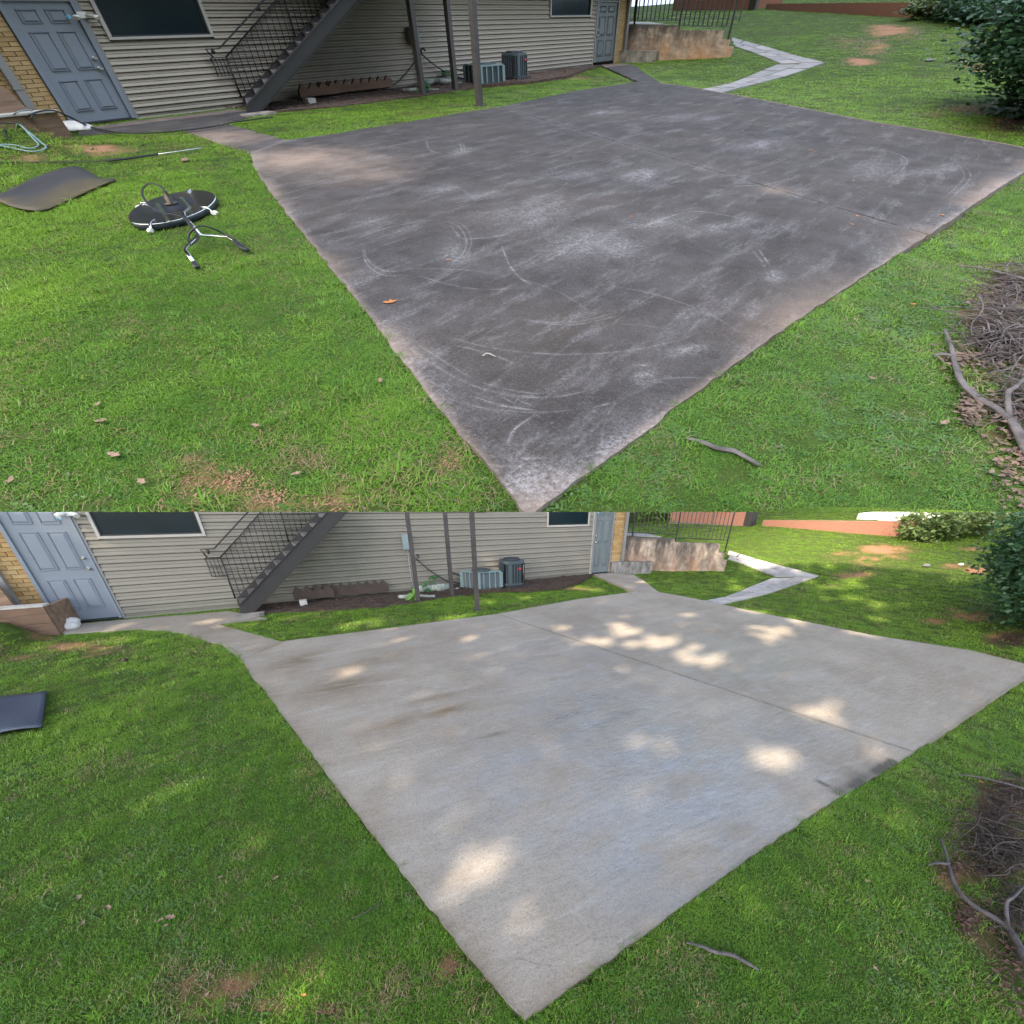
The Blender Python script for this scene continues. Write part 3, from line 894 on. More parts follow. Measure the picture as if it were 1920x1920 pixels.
def build_ground(P):
    up = P.key == 'B'
    # the lawn soil: one sheet in metres
    cx = [P.g(x, y)[:2] for x, y in ([(-250, 965), (2170, 965), (-250, 300), (2170, 300)] if up else [(-250, 1915), (2170, 1915), (-250, 1200), (2170, 1250)])]
    x0, x1, y0, y1 = (-5, 46, -4.2, 46) if up else (-9, 26, -2.2, 24)
    st = 0.13 if not up else 0.16
    xs, ys = np.arange(x0, x1, st), np.arange(y0, y1, st)
    gx, gy = np.meshgrid(xs, ys)
    und = 0.02 * (vnoise(gx, gy, 0.7, 31) - 0.5) + 0.012 * (vnoise(gx, gy, 2.4, 32) - 0.5)
    padd = np.where(inpoly(gx, gy, P.pad_all) | inpoly(gx, gy, P.walkl) | inpoly(gx, gy, P.walkr), 1.0, 0.0)
    z = P.hill(gx, gy) + P.mound(gx, gy) + und * (1 - padd) - 0.03 * padd
    P.soilz = lambda X, Y: P.hill(X, Y) + P.mound(X, Y) + 0.02 * (vnoise(X, Y, 0.7, 31) - 0.5) + 0.012 * (vnoise(X, Y, 2.4, 32) - 0.5)
    nx, ny = len(xs), len(ys)
    mb = MB()
    idx = np.arange(nx * ny).reshape(ny, nx)
    f = np.stack([idx[:-1, :-1], idx[:-1, 1:], idx[1:, 1:], idx[1:, :-1]], -1).reshape(-1, 4)
    vv_ = np.stack([gx, gy, z], -1).reshape(-1, 3)
    if up:
        _, rowpx, dep = P.pix(vv_[:, 0], vv_[:, 1], vv_[:, 2])
        okv = (rowpx < 1100) & (dep > 1)
        keep = okv[f].all(1)
        f = f[keep]
    mb.v = [tuple(q) for q in vv_]
    mb.f = [tuple(q) for q in f.tolist()]
    mb.sm = [True] * len(mb.f)
    o = single(P, 'lawn_ground', mb, MAT[P.key]['soil'], (0, 0, 0), None, None, kind='structure', attrs=dict(bare=bare_at(P, gx, gy).ravel(), humus=humus_at(P, gx, gy).ravel()))
    P.ground_obj = o
    # concrete pad in two panels, with a joint between them
    root = Thing(P, 'concrete_pad', (*P.q['tip'], 0), None, None, kind='structure')
    j0, j1 = [np.asarray(q) for q in P.q['joint']]
    jd = (j1 - j0) / np.linalg.norm(j1 - j0)
    jn = np.array([-jd[1], jd[0]]) * (0.006 if up else 0.008)
    if jn @ (P.q['tip'] - j0) < 0:
        jn = -jn
    top = P.q['top']
    ri = P.q['right']
    kj = int(np.argmin([np.linalg.norm(np.asarray(r) - j1) for r in ri]))
    kt = int(np.argmin([np.linalg.norm(np.asarray(r) - j0) for r in top]))
    near = P.q['left'] + [P.q['tip']] + ri[:kj] + [j1 + jn, j0 + jn] + top[kt + 1:]
    farp = [j0 - jn, j1 - jn] + ri[kj + 1:] + P.q['far'] + top[:kt]
    for nm, poly, sd in (('slab_panel', near, 3), ('slab_panel', farp, 4)):
        mb = slab_mesh(P, poly, 0.024, ZP, 0.13, sd)
        ob = root.part(nm, mb, MAT[P.key]['slab'], attrs=pad_attrs(P, mb, sd))
        P.pads = getattr(P, 'pads', []) + [ob]
    for nm, poly in (('walkway', P.walkl), ('walkway', P.walkr)):
        mb = slab_mesh(P, poly, 0.05, ZP - 0.006, 0.12, 7)
        at = pad_attrs(P, mb, 9)
        if up:
            v = np.array(mb.v)
            c = P.g(400, 262)[:2]
            at['clay'] = np.maximum(at['clay'], 0.8 * np.exp(-(np.hypot(v[:, 0] - c[0], v[:, 1] - c[1]) / 0.5) ** 2))
            at['clay'] = np.maximum(at['clay'], 0.45 * (v[:, 1] > P.Yf - 0.6))
        single(P, nm, mb, MAT[P.key]['slab'], (*poly[0], 0), None, None, kind='structure', attrs=at)
    # mulch bed along the wall
    bed = [P.G(x, y)[:2] for x, y in ((487, 214), (560, 208), (640, 200), (720, 190), (790, 181), (853, 171), (893, 166), (950, 162), (1000, 158), (1060, 148), (1100, 133))]
    X1 = P.G(1110, 122)[0]
    X0 = P.G(487, 208)[0]
    bed = bed + [np.array([X1, P.Yf - 0.02]), np.array([X0, P.Yf - 0.02])]
    P.bed = bed
    mb = slab_mesh(P, bed, 0.08, 0.02, 0.08, 5)
    v = np.array(mb.v)
    m = v[:, 2] > 0
    v[m, 2] += 0.025 * vnoise(v[m, 0], v[m, 1], 6, 3)
    mb.v = [tuple(q) for q in v]
    single(P, 'mulch_bed', mb, MAT[P.key]['mulch'], (*bed[0], 0), None, None, kind='structure')
    mb = MB()
    for k in range(420):
        a, b = random.random(), random.random()
        i = min(len(bed) - 4, int(a * (len(bed) - 3)))
        f0 = a * (len(bed) - 3) - i
        p = bed[i] * (1 - f0) + bed[i + 1] * f0
        p = p + (np.array([p[0], P.Yf - 0.03]) - p) * b
        an, L = random.uniform(0, 6.28), random.uniform(.02, .07)
        dx, dy = math.cos(an) * L, math.sin(an) * L
        mb.tube([(p[0] - dx, p[1] - dy, .045), (p[0] + dx, p[1] + dy, .05 + random.uniform(0, .02))], .007, 4)
    tag(single(P, 'bark_chips', mb, S['litter'] if up else S['litterdark'], (*bed[0], 0), None, None, kind='stuff'))


build_ground(A)
build_ground(B)

# ----------------------------------------------------------------- buildings


def panel_door(T, P, name, X0, X1, z0, H_, Y, mat, fmat, knob_right, sticker, label):
    w = X1 - X0
    mb = MB().box((X0, Y - 0.012, z0), (X1, Y + 0.04, z0 + H_))
    d = T.part(name, mb, mat, label=label)
    fr = MB()
    tw = 0.055
    fr.box((X0 - tw, Y - 0.045, z0 - 0.02), (X0 - 0.004, Y + 0.03, z0 + H_ + tw))
    fr.box((X1 + 0.004, Y - 0.045, z0 - 0.02), (X1 + tw, Y + 0.03, z0 + H_ + tw))
    fr.box((X0 - 0.004, Y - 0.044, z0 + H_ + 0.004), (X1 + 0.004, Y + 0.03, z0 + H_ + tw - 0.002))
    T.part('door_frame', fr, fmat)
    T.part('door_sill', MB().box((X0, Y - 0.06, z0 - 0.03), (X1, Y + 0.03, z0 - 0.004)), S['plastic'])
    for cx in (0.29, 0.71):
        for a, b in ((0.10, 0.375), (0.455, 0.775), (0.835, 0.945)):
            mbp = MB()
            hw = 0.155 * w
            xa, xb = X0 + cx * w - hw, X0 + cx * w + hw
            za, zb = z0 + a * H_, z0 + b * H_
            # moulded ring round a raised field
            q = 0.022
            for (x0, x1, zz0, zz1) in ((xa, xb, za, za + q), (xa, xb, zb - q, zb), (xa, xa + q, za + q, zb - q), (xb - q, xb, za + q, zb - q)):
                mbp.hexa([(x0, Y - 0.0125, zz0), (x1, Y - 0.0125, zz0), (x1, Y - 0.0125, zz1), (x0, Y - 0.0125, zz1)],
                         [(x0 + .006, Y - 0.026, zz0 + .006), (x1 - .006, Y - 0.026, zz0 + .006), (x1 - .006, Y - 0.026, zz1 - .006), (x0 + .006, Y - 0.026, zz1 - .006)])
            i = q + 0.028
            mbp.hexa([(xa + q + .004, Y - 0.0125, za + q + .004), (xb - q - .004, Y - 0.0125, za + q + .004), (xb - q - .004, Y - 0.0125, zb - q - .004), (xa + q + .004, Y - 0.0125, zb - q - .004)],
                     [(xa + i, Y - 0.023, za + i), (xb - i, Y - 0.023, za + i), (xb - i, Y - 0.023, zb - i), (xa + i, Y - 0.023, zb - i)])
            T.part('door_panel', mbp, mat, parent=d)
    kx = X1 - 0.075 * w if knob_right else X0 + 0.09 * w
    for nm, zz, rr in (('door_knob', 0.46, 0.030), ('deadbolt', 0.55, 0.026)):
        k = MB()
        k.tube([(kx, Y - 0.012, z0 + zz * H_), (kx, Y - 0.03, z0 + zz * H_)], rr * 1.05, 10)
        k.tube([(kx, Y - 0.03, z0 + zz * H_), (kx, Y - 0.055, z0 + zz * H_), (kx, Y - 0.075, z0 + zz * H_)], [rr * .5, rr, rr * .7], 10)
        T.part(nm, k, S['steel'], parent=d)
    if sticker:
        sx = X1 - 0.13 * w if knob_right else X0 + 0.13 * w
        k = MB().tube([(sx, Y - 0.0125, z0 + 0.885 * H_), (sx, Y - 0.0145, z0 + 0.885 * H_)], 0.036, 14)
        T.part('sticker', k, S['sticker'], parent=d)
    return d


def bricks(T, P, X0, X1, z0, z1, Y, H_=0.0745, L=0.205):
    full = MB().box((0, -0.012, 0), (L - 0.010, 0.02, H_ - 0.010))
    offs, cut = [], []
    r, z = 0, z0
    while z < z1:
        x = X1 - L + (0.5 * L if r % 2 else 0)
        if r % 2:
            cut.append((X1 - 0.5 * L, z, 0.5 * L - 0.010))
        x = X1 - L - (0.5 * L if r % 2 else 0)
        while x > X0 - 1e-6:
            offs.append((x + .004, Y + random.uniform(-.002, .002), z))
            x -= L
        left = x + L - X0
        if left > 0.05:
            cut.append((X0, z, left - 0.010))
        r += 1
        z += H_
    T.copies('brick', full, MAT[P.key]['brick'], offs)
    byw = {}
    for x, z, w in cut:
        byw.setdefault(round(w, 3), []).append((x + .004, Y, z))
    for w, L_ in byw.items():
        T.copies('brick', MB().box((0, -0.012, 0), (w, 0.02, H_ - 0.010)), MAT[P.key]['brick'], L_)


def window(T, P, X0, X1, z0, z1, Y, fmat):
    w = 0.045
    fr = MB()
    fr.box((X0 - w, Y - 0.05, z0 - w), (X1 + w, Y + 0.02, z0))
    fr.box((X0 - w, Y - 0.05, z1), (X1 + w, Y + 0.02, z1 + w))
    fr.box((X0 - w, Y - 0.049, z0 + .002), (X0, Y + 0.02, z1 - .002))
    fr.box((X1, Y - 0.049, z0 + .002), (X1 + w, Y + 0.02, z1 - .002))
    o = T.part('window', fr, fmat)
    T.part('glass_pane', MB().box((X0, Y - 0.012, z0), (X1, Y - 0.002, z1)), S['glass'], parent=o)
    sash = MB()
    for a, b, c, d in ((X0 + .001, X1 - .001, z0 + .001, z0 + .025), (X0 + .001, X0 + .022, z0 + .026, z1 - .03), (X1 - .022, X1 - .001, z0 + .026, z1 - .03)):
        sash.box((a, Y - 0.028, c), (b, Y - 0.0125, d))
    T.part('sash', sash, S['plastic'], parent=o)


def build_house(P):
    up = P.key == 'B'
    Y = P.Yf
    k = MAT[P.key]
    dl, dr = P.V(143, 237, Y)[0], P.V(246, 224, Y)[0]
    rl, rr = P.V(1112, 119, Y)[0], P.V(1147, 117, Y)[0]
    xc = P.V(1176, 40, Y)[0]
    dz = P.V(246, 224, Y)[1]
    dz = max(dz, 0.0) + 0.05
    HD = (P.V(123, 3, Y)[1] - dz) if up else 2.03
    rz = P.V(1112, 119, Y)[1]
    rz = max(rz, 0.0) + 0.05
    HD2 = 2.03
    zt = 2.75
    xl = dl - 1.35
    T = Thing(P, 'house', (dl, Y, 0), f'beige sided house behind the {P.pad} of the {P.yard}', 'house')
    wall = MB()
    wall.box((dr + 0.058, Y + 0.02, -0.25), (rl - 0.058, Y + 4.2, zt))
    T.part('wall', wall, S['body'])
    wall = MB()
    wall.box((xl - 1.6, Y + 0.012, -0.25), (dl - 0.058, Y + 4.2, zt))
    T.part('wall', MB().box((rr + 0.058, Y + 0.012, -0.25), (xc, Y + 4.2, zt)), k['mortar'])
    for w0, w1 in ((dl - 0.057, dr + 0.057), (rl - 0.057, rr + 0.057)):
        T.part('door_backing', MB().box((w0, Y + 0.05, -0.25), (w1, Y + 4.2, zt)), k['mortar'])
    T.part('wall', wall, k['mortar'])
    bricks(T, P, xl, dl - 0.060, -0.02, zt, Y)
    bricks(T, P, rr + 0.060, xc - 0.03, -0.02, zt, Y, L=0.215)
    panel_door(T, P, 'door', dl, dr, dz, HD, Y, S['door'], S['door'], True, True, 'blue grey six panel door with a round blue sticker')
    panel_door(T, P, 'door', rl, rr, rz, HD2, Y, S['door2'], S['frame'], False, True, 'worn grey green door at the right end')
    # jamb strip of taupe trim beside the blue door
    T.part('door_trim', MB().box((dr + 0.058, Y - 0.03, 0.0), (dr + 0.095, Y + 0.019, zt)), S['frame'])
    T.part('door_trim', MB().box((rl - 0.09, Y - 0.03, 0.0), (rl - 0.058, Y + 0.019, zt)), S['vframe'])
    # windows
    a, b = P.V(208, 71, Y), P.V(391, 63, Y)
    c, d = P.V(1031, 30, Y), P.V(1104, 28, Y)
    win = [(a[0], b[0], (a[1] + b[1]) / 2, (a[1] + b[1]) / 2 + 0.78), (c[0], d[0], (c[1] + d[1]) / 2, (c[1] + d[1]) / 2 + 0.78)]
    for x0, x1, z0, z1 in win:
        window(T, P, x0, x1, z0, z1, Y, S['vframe'])
    # siding: one part per board
    xa, xb = dr + 0.097, rl - 0.092
    ch = (P.V(172, 80, Y)[1] - P.V(246, 215, Y)[1]) / 10.0
    base = P.V(246, 215, Y)[1]
    while base > 0.03:
        base -= ch
    z = base
    stairX = P.V(500, 150, Y)[0]
    postX = P.V(790, 100, Y)[0]
    while z < zt - 0.02:
        spans = [(xa, xb)]
        for x0, x1, z0, z1 in win:
            if z + ch * 0.6 > z0 - 0.045 and z + ch * .5 < z1 + 0.045:
                spans = [q for s0, s1 in spans for q in ((s0, min(s1, x0 - 0.047)), (max(s0, x1 + 0.047), s1)) if q[1] - q[0] > 0.02]
        cut_at = [xa + (xb - xa) * (.31 + .10 * (int(z / ch) % 3)), xa + (xb - xa) * (.66 + .09 * (int(z / ch + 1) % 3))]
        for cx_ in cut_at:
            spans = [q for s0, s1 in spans for q in (((s0, cx_ - .0015), (cx_ + .0015, s1)) if s0 + .05 < cx_ < s1 - .05 else ((s0, s1),))]
        for s0, s1 in spans:
            zb = max(z, -0.02)
            za = z + ch
            prof = [(Y + 0.019, zb), (Y - 0.030, zb), (Y - 0.032, zb + 0.006), (Y - 0.021, zb + ch * .42), (Y - 0.011, zb + ch * .47), (Y - 0.017, zb + ch * .52), (Y - 0.010, zb + ch * .86), (Y + 0.014, zb + ch * .88), (Y + 0.014, za - .001), (Y + 0.019, za - .001)]
            n = max(2, int((s1 - s0) / 0.25))
            mb = MB()
            xs = np.linspace(s0, s1, n + 1)
            m = len(prof)
            vs = [(x, py, pz) for x in xs for py, pz in prof]
            fs = [(i * m + j, i * m + (j + 1) % m, (i + 1) * m + (j + 1) % m, (i + 1) * m + j) for i in range(n) for j in range(m)]
            fs += [tuple(range(m))[::-1], tuple(n * m + j for j in range(m))]
            mb.add(vs, fs)
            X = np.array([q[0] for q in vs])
            st = np.exp(-((X - (stairX * .55 + postX * .45)) / (0.30 * (postX - stairX))) ** 4) * (0.58 if up else 0.78)  # shade around the stairs, put into the siding colour
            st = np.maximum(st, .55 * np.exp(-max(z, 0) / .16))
            T.part('siding_board', mb, k['siding'], attrs=dict(shade_and_stain=st))
        z += ch
    # downspouts
    for nm, px in (('downspout', [(10, 130), (62, 205)]), ('downspout', [(1177, 30), (1172, 88)])):
        x = P.V(*px[0], Y - 0.05)[0] if nm else 0
        if px[0][0] < 100:
            x = P.V(55, 200, Y - 0.05)[0]
        mb = MB().box((x - 0.045, Y - 0.095, 0.12), (x + 0.045, Y - 0.03, zt - 0.05))
        mb.box((x - 0.055, Y - 0.1, 0.72), (x + 0.055, Y - 0.028, 0.76))
        T.part(nm, mb, S['frame'])
    if up:
        rf = MB().box((xl - 1.7, Y - 0.35, zt + .002), (xc + 0.3, Y + 4.4, zt + 0.2))
        T.part('roof', rf, S['roof'])
    # floodlight beside the window, small wall spigot
    fx, fz = P.V(150, 28, Y)
    fl = Thing(P, 'floodlight', (fx, Y - 0.03, fz), f'white floodlight on the siding between door and window, {P.yard}', 'lamp')
    fl.part('mount', MB().box((fx - .05, Y - .06, fz - .05), (fx + .05, Y - .027, fz + .05)), S['white'])
    for s_ in (-1, 1):
        fl.part('lamp_head', MB().tube([(fx + .04 * s_, Y - .06, fz), (fx + .1 * s_, Y - .12, fz - .02), (fx + .12 * s_, Y - .15, fz - .05)], [.02, .034, .042], 10), S['white'])
    # meter box with conduit
    bx0, bz0 = P.V(762, 80, Y)
    bx1, bz1 = P.V(774, 51, Y)
    bx1 = max(bx1, bx0 + 0.14)
    bt = Thing(P, 'electrical_box', (bx0, Y - .03, bz0), f'grey electrical disconnect box on the siding behind the posts, {P.yard}', 'electrical box')
    bt.part('cabinet', MB().box((bx0, Y - .13, bz0), (bx1, Y - .027, bz1)), S['box'])
    bt.part('cover', MB().box((bx0 + .01, Y - .142, bz0 + .012), (bx1 - .01, Y - .131, bz1 - .012)), S['box'])
    cxx = (bx0 + bx1) / 2
    bt.part('conduit', MB().tube([(cxx, Y - .06, bz0 - .002), (cxx, Y - .06, 0.25), (cxx + 0.03, Y - .07, 0.03)], .014, 6), S['conduit'])
    sx, sz = P.V(789, 92, Y)
    sp = MB().tube([(sx, Y - .026, sz), (sx, Y - .09, sz), (sx + .015, Y - .10, sz - .05)], .018, 7)
    sp.tube([(sx - .03, Y - .07, sz + .03), (sx + .03, Y - .07, sz + .03)], .012, 6)
    single(P, 'wall_spigot', sp, S['black'], (sx, Y - .03, sz), f'small black wall spigot on the siding beside the first post, {P.yard}', 'spigot')
    return T


def vertical_board(mb, pts, Y0, Y1):  # outline in X, Z swept between two depths
    return mb.prism([(x, Y0, z) for x, z in pts], (0, Y1 - Y0, 0))


def build_stairs(P):
    up = P.key == 'B'
    yn = P.G(467, 216)[1]
    spx = dict(B=((461, 198), (632, 2), (488, 213), (675, 0), (466, 216), (523, 92)), A=((448, 1135), (613, 960), (477, 1153), (653, 960), (453, 1155), (505, 1042)))[P.key]
    yn = P.g(*spx[4])[1]
    a0, a1 = P.vr(*spx[0], yn), P.vr(*spx[1], yn)
    cv = P.dirm(395, P.off + 5)[:2]
    cv = cv / np.linalg.norm(cv)
    best = []
    for tt in np.linspace(.2, max(.3, (P.Yf - .08 - yn) / cv[1]), 120):
        x_, z_ = P.vr(*spx[5], yn + cv[1] * tt)
        best.append((abs(z_ - a0[1] - (x_ - cv[0] * tt - a0[0]) * (a1[1] - a0[1]) / (a1[0] - a0[0])), tt))
    tt = min(best)[1]
    yf, xo = yn + cv[1] * tt, cv[0] * tt
    print('stairs', P.key, cv, yn, yf, P.Yf, xo)
    b0, b1 = P.vr(*spx[2], yn), P.vr(*spx[3], yn)
    sl_ = (a1[1] - a0[1]) / (a1[0] - a0[0])
    ext = 1.35 if up else 1.5
    top = (a0[0] + (a1[0] - a0[0]) * ext, a0[1] + (a1[1] - a0[1]) * ext)
    bot = (b0[0] + (b1[0] - b0[0]) * ext, b0[1] + (b1[1] - b0[1]) * ext)
    xf = P.vr(*spx[4], yn)[0]
    T = Thing(P, 'staircase', (a0[0], yn, 0), f'dark steel outdoor staircase with mesh railing against the siding, {P.yard}', 'staircase')
    out = [(xf, 0.045), (b0[0], 0.045), (bot[0], bot[1]), (top[0], top[1]), (a0[0], a0[1])]
    T.part('stringer', vertical_board(MB(), out, yn, yn + 0.02), S['stair'])
    fl = MB()
    for e0, e1 in (((b0[0], 0.045), bot), (a0, top)):
        fl.hexa([(e0[0], yn - .03, e0[1]), (e0[0] + .012, yn - .03, e0[1] + .0), (e0[0] + .012, yn - .002, e0[1]), (e0[0], yn - .002, e0[1])],
                [(e1[0], yn - .03, e1[1]), (e1[0] + .012, yn - .03, e1[1]), (e1[0] + .012, yn - .002, e1[1]), (e1[0], yn - .002, e1[1])])
    T.part('flange', fl, S['frame'] if False else S['stair'])
    T.part('stringer', vertical_board(MB(), [(x + xo, z) for x, z in out], yf, yf + 0.02), S['stair'])
    n = int((top[1] - a0[1]) / 0.185)
    dx = 0.185 / sl_
    q0, q1 = .021 / (yf - yn), .999
    tv = lambda x, z, q: (x + xo * q, yn + (yf - yn) * q, z)
    tread = MB()
    for xa_, xb_, za_, zb_ in ((0, .24, 0, .03), (0, .02, -.04, -.001)):
        tread.hexa([tv(xa_, za_, q0), tv(xb_, za_, q0), tv(xb_, za_, q1), tv(xa_, za_, q1)], [tv(xa_, zb_, q0), tv(xb_, zb_, q0), tv(xb_, zb_, q1), tv(xa_, zb_, q1)])
    T.copies('tread', tread, S['tread'], [(a0[0] + 0.02 + i * dx, 0, a0[1] - 0.03 + i * 0.185) for i in range(n)])
    # mesh railing on the wall side
    yr = yf + 0.01
    p0 = P.V(424, 107, yr)
    p1 = P.V(518, 0, yr)
    s2 = (p1[1] - p0[1]) / (p1[0] - p0[0])
    zb = lambda x: a0[1] + (x - xo - a0[0]) * sl_ + 0.02
    zt = lambda x: p0[1] + (x - p0[0]) * s2
    xe = top[0] - 0.1
    rail = T.part('railing', MB().tube([(p0[0], yr, p0[1]), (xe, yr, zt(xe))], .013, 6), S['black'])
    mb = MB()
    q0 = P.V(396, 110, yr)
    q1 = P.V(411, 143, yr)
    q2 = P.V(438, 138, yr)
    mb.tube([(q0[0], yr, p0[1]), (p0[0], yr, p0[1])], .010, 6)
    mb.tube([(q0[0], yr, p0[1]), (q0[0], yr, q1[1]), (p0[0], yr, q1[1])], .010, 6)
    for i in range(1, 4):
        x = q0[0] + (p0[0] - q0[0]) * i / 4
        mb.tube([(x, yr, q1[1]), (x, yr, p0[1])], .006, 5)
    mb.tube([(q0[0], yr, (q1[1] + p0[1]) / 2), (p0[0], yr, (q1[1] + p0[1]) / 2)], .006, 5)
    T.part('railing_return', mb, S['black'], parent=rail)
    sp = 0.105
    i = 0
    x = p0[0]
    posts, bars = MB(), MB()
    while x < xe:
        lo = max(zb(x), 0.06)
        (posts if i % 12 == 0 else bars).tube([(x, yr, lo), (x, yr, zt(x))], .014 if i % 12 == 0 else .0065, 5)
        x += sp
        i += 1
    z = p0[1] - 0.1
    z = 0.2
    while z < zt(xe) - .05:
        xl_ = max(p0[0], p0[0] + (z - p0[1]) / s2)
        xr_ = min(xe, max(a0[0] + xo + (z - a0[1]) / sl_, p0[0]))
        if xr_ - xl_ > 0.04:
            bars.tube([(xl_, yr - .004, z), (xr_, yr - .004, z)], .0065, 5)
        z += 0.105
    T.part('railing_post', posts, S['black'], parent=rail)
    T.part('railing_mesh', bars, S['black'], parent=rail)
    h0, h1, h2 = P.V(386, 93, yr - .05), P.V(411, 91, yr - .05), P.V(495, 0, yr - .05)
    s3 = (h2[1] - h1[1]) / (h2[0] - h1[0])
    T.part('handrail', MB().tube([(h0[0] + .06, yr - .05, h1[1] - .16), (h0[0], yr - .05, h1[1]), (h1[0], yr - .05, h1[1]), (xe, yr - .05, h1[1] + (xe - h1[0]) * s3)], .014, 6), S['black'], parent=rail)
    bk = MB()
    for t_ in (0.2, 0.0):
        bx = h0[0] * .5 + h1[0] * .5 + (0 if t_ else (h2[0] - h1[0]) * .98)
        bz = h1[1] if t_ else h1[1] + (bx - h1[0]) * s3
        bk.blob((bx, yr - .04, bz - .05), (.028, .03, .05), 3, amp=.05)
    T.part('rail_bracket', bk, S['black'], parent=rail)
    # two loose stepping boards under the stair foot
    c = P.G(482, 218)
    pd = MB().box((c[0] - .16, c[1] - .05, ZP - .02), (c[0] + .28, c[1] + .16, ZP + .03))
    single(P, 'foot_block', pd, MAT[P.key]['planter'], (c[0], c[1], 0), f'low concrete block under the foot of the steel stairs, {P.yard}', 'concrete block')
    return T


def build_posts(P):
    up = P.key == 'B'
    hgt = 2.9
    names = ['first steel post from the stairs, standing in the mulch bed', 'middle steel post in the mulch bed left of the air conditioners', 'steel post standing alone in the grass strip before the air conditioners']
    for i, (x, y) in enumerate(((793, 179), (854, 169), (899, 198))):
        c = P.G(x, y)
        r = 0.042
        T = Thing(P, 'steel_post', (c[0], c[1], 0), f'{names[i]}, {P.yard}', 'post', f'posts before the house wall, {P.yard}')
        mb = MB()
        mb.box((c[0] - r, c[1] - r, -0.05), (c[0] + r, c[1] + r, hgt))
        T.part('shaft', mb, S['post'])
        T.part('base_plate', MB().box((c[0] - .08, c[1] - .08, 0.0), (c[0] + .08, c[1] + .08, 0.022)), S['post'])
    if up:
        # the upper landing carried by the posts
        c1, c3 = P.G(793, 179), P.G(899, 198)
        c2 = P.G(854, 169)
        mb = MB().box((c1[0] - 0.8, c2[1] - 0.15, hgt + .002), (c2[0] + 0.7, P.Yf - 0.06, hgt + 0.2))
        mb.box((c1[0] - 0.8, c3[1] - 0.1, hgt + .003), (c3[0] + 0.5, c2[1] - 0.152, hgt + 0.2))
        single(P, 'upper_landing', mb, S['stair'], (c1[0], c1[1], hgt), 'dark steel landing carried by the posts above the upper yard', 'landing')


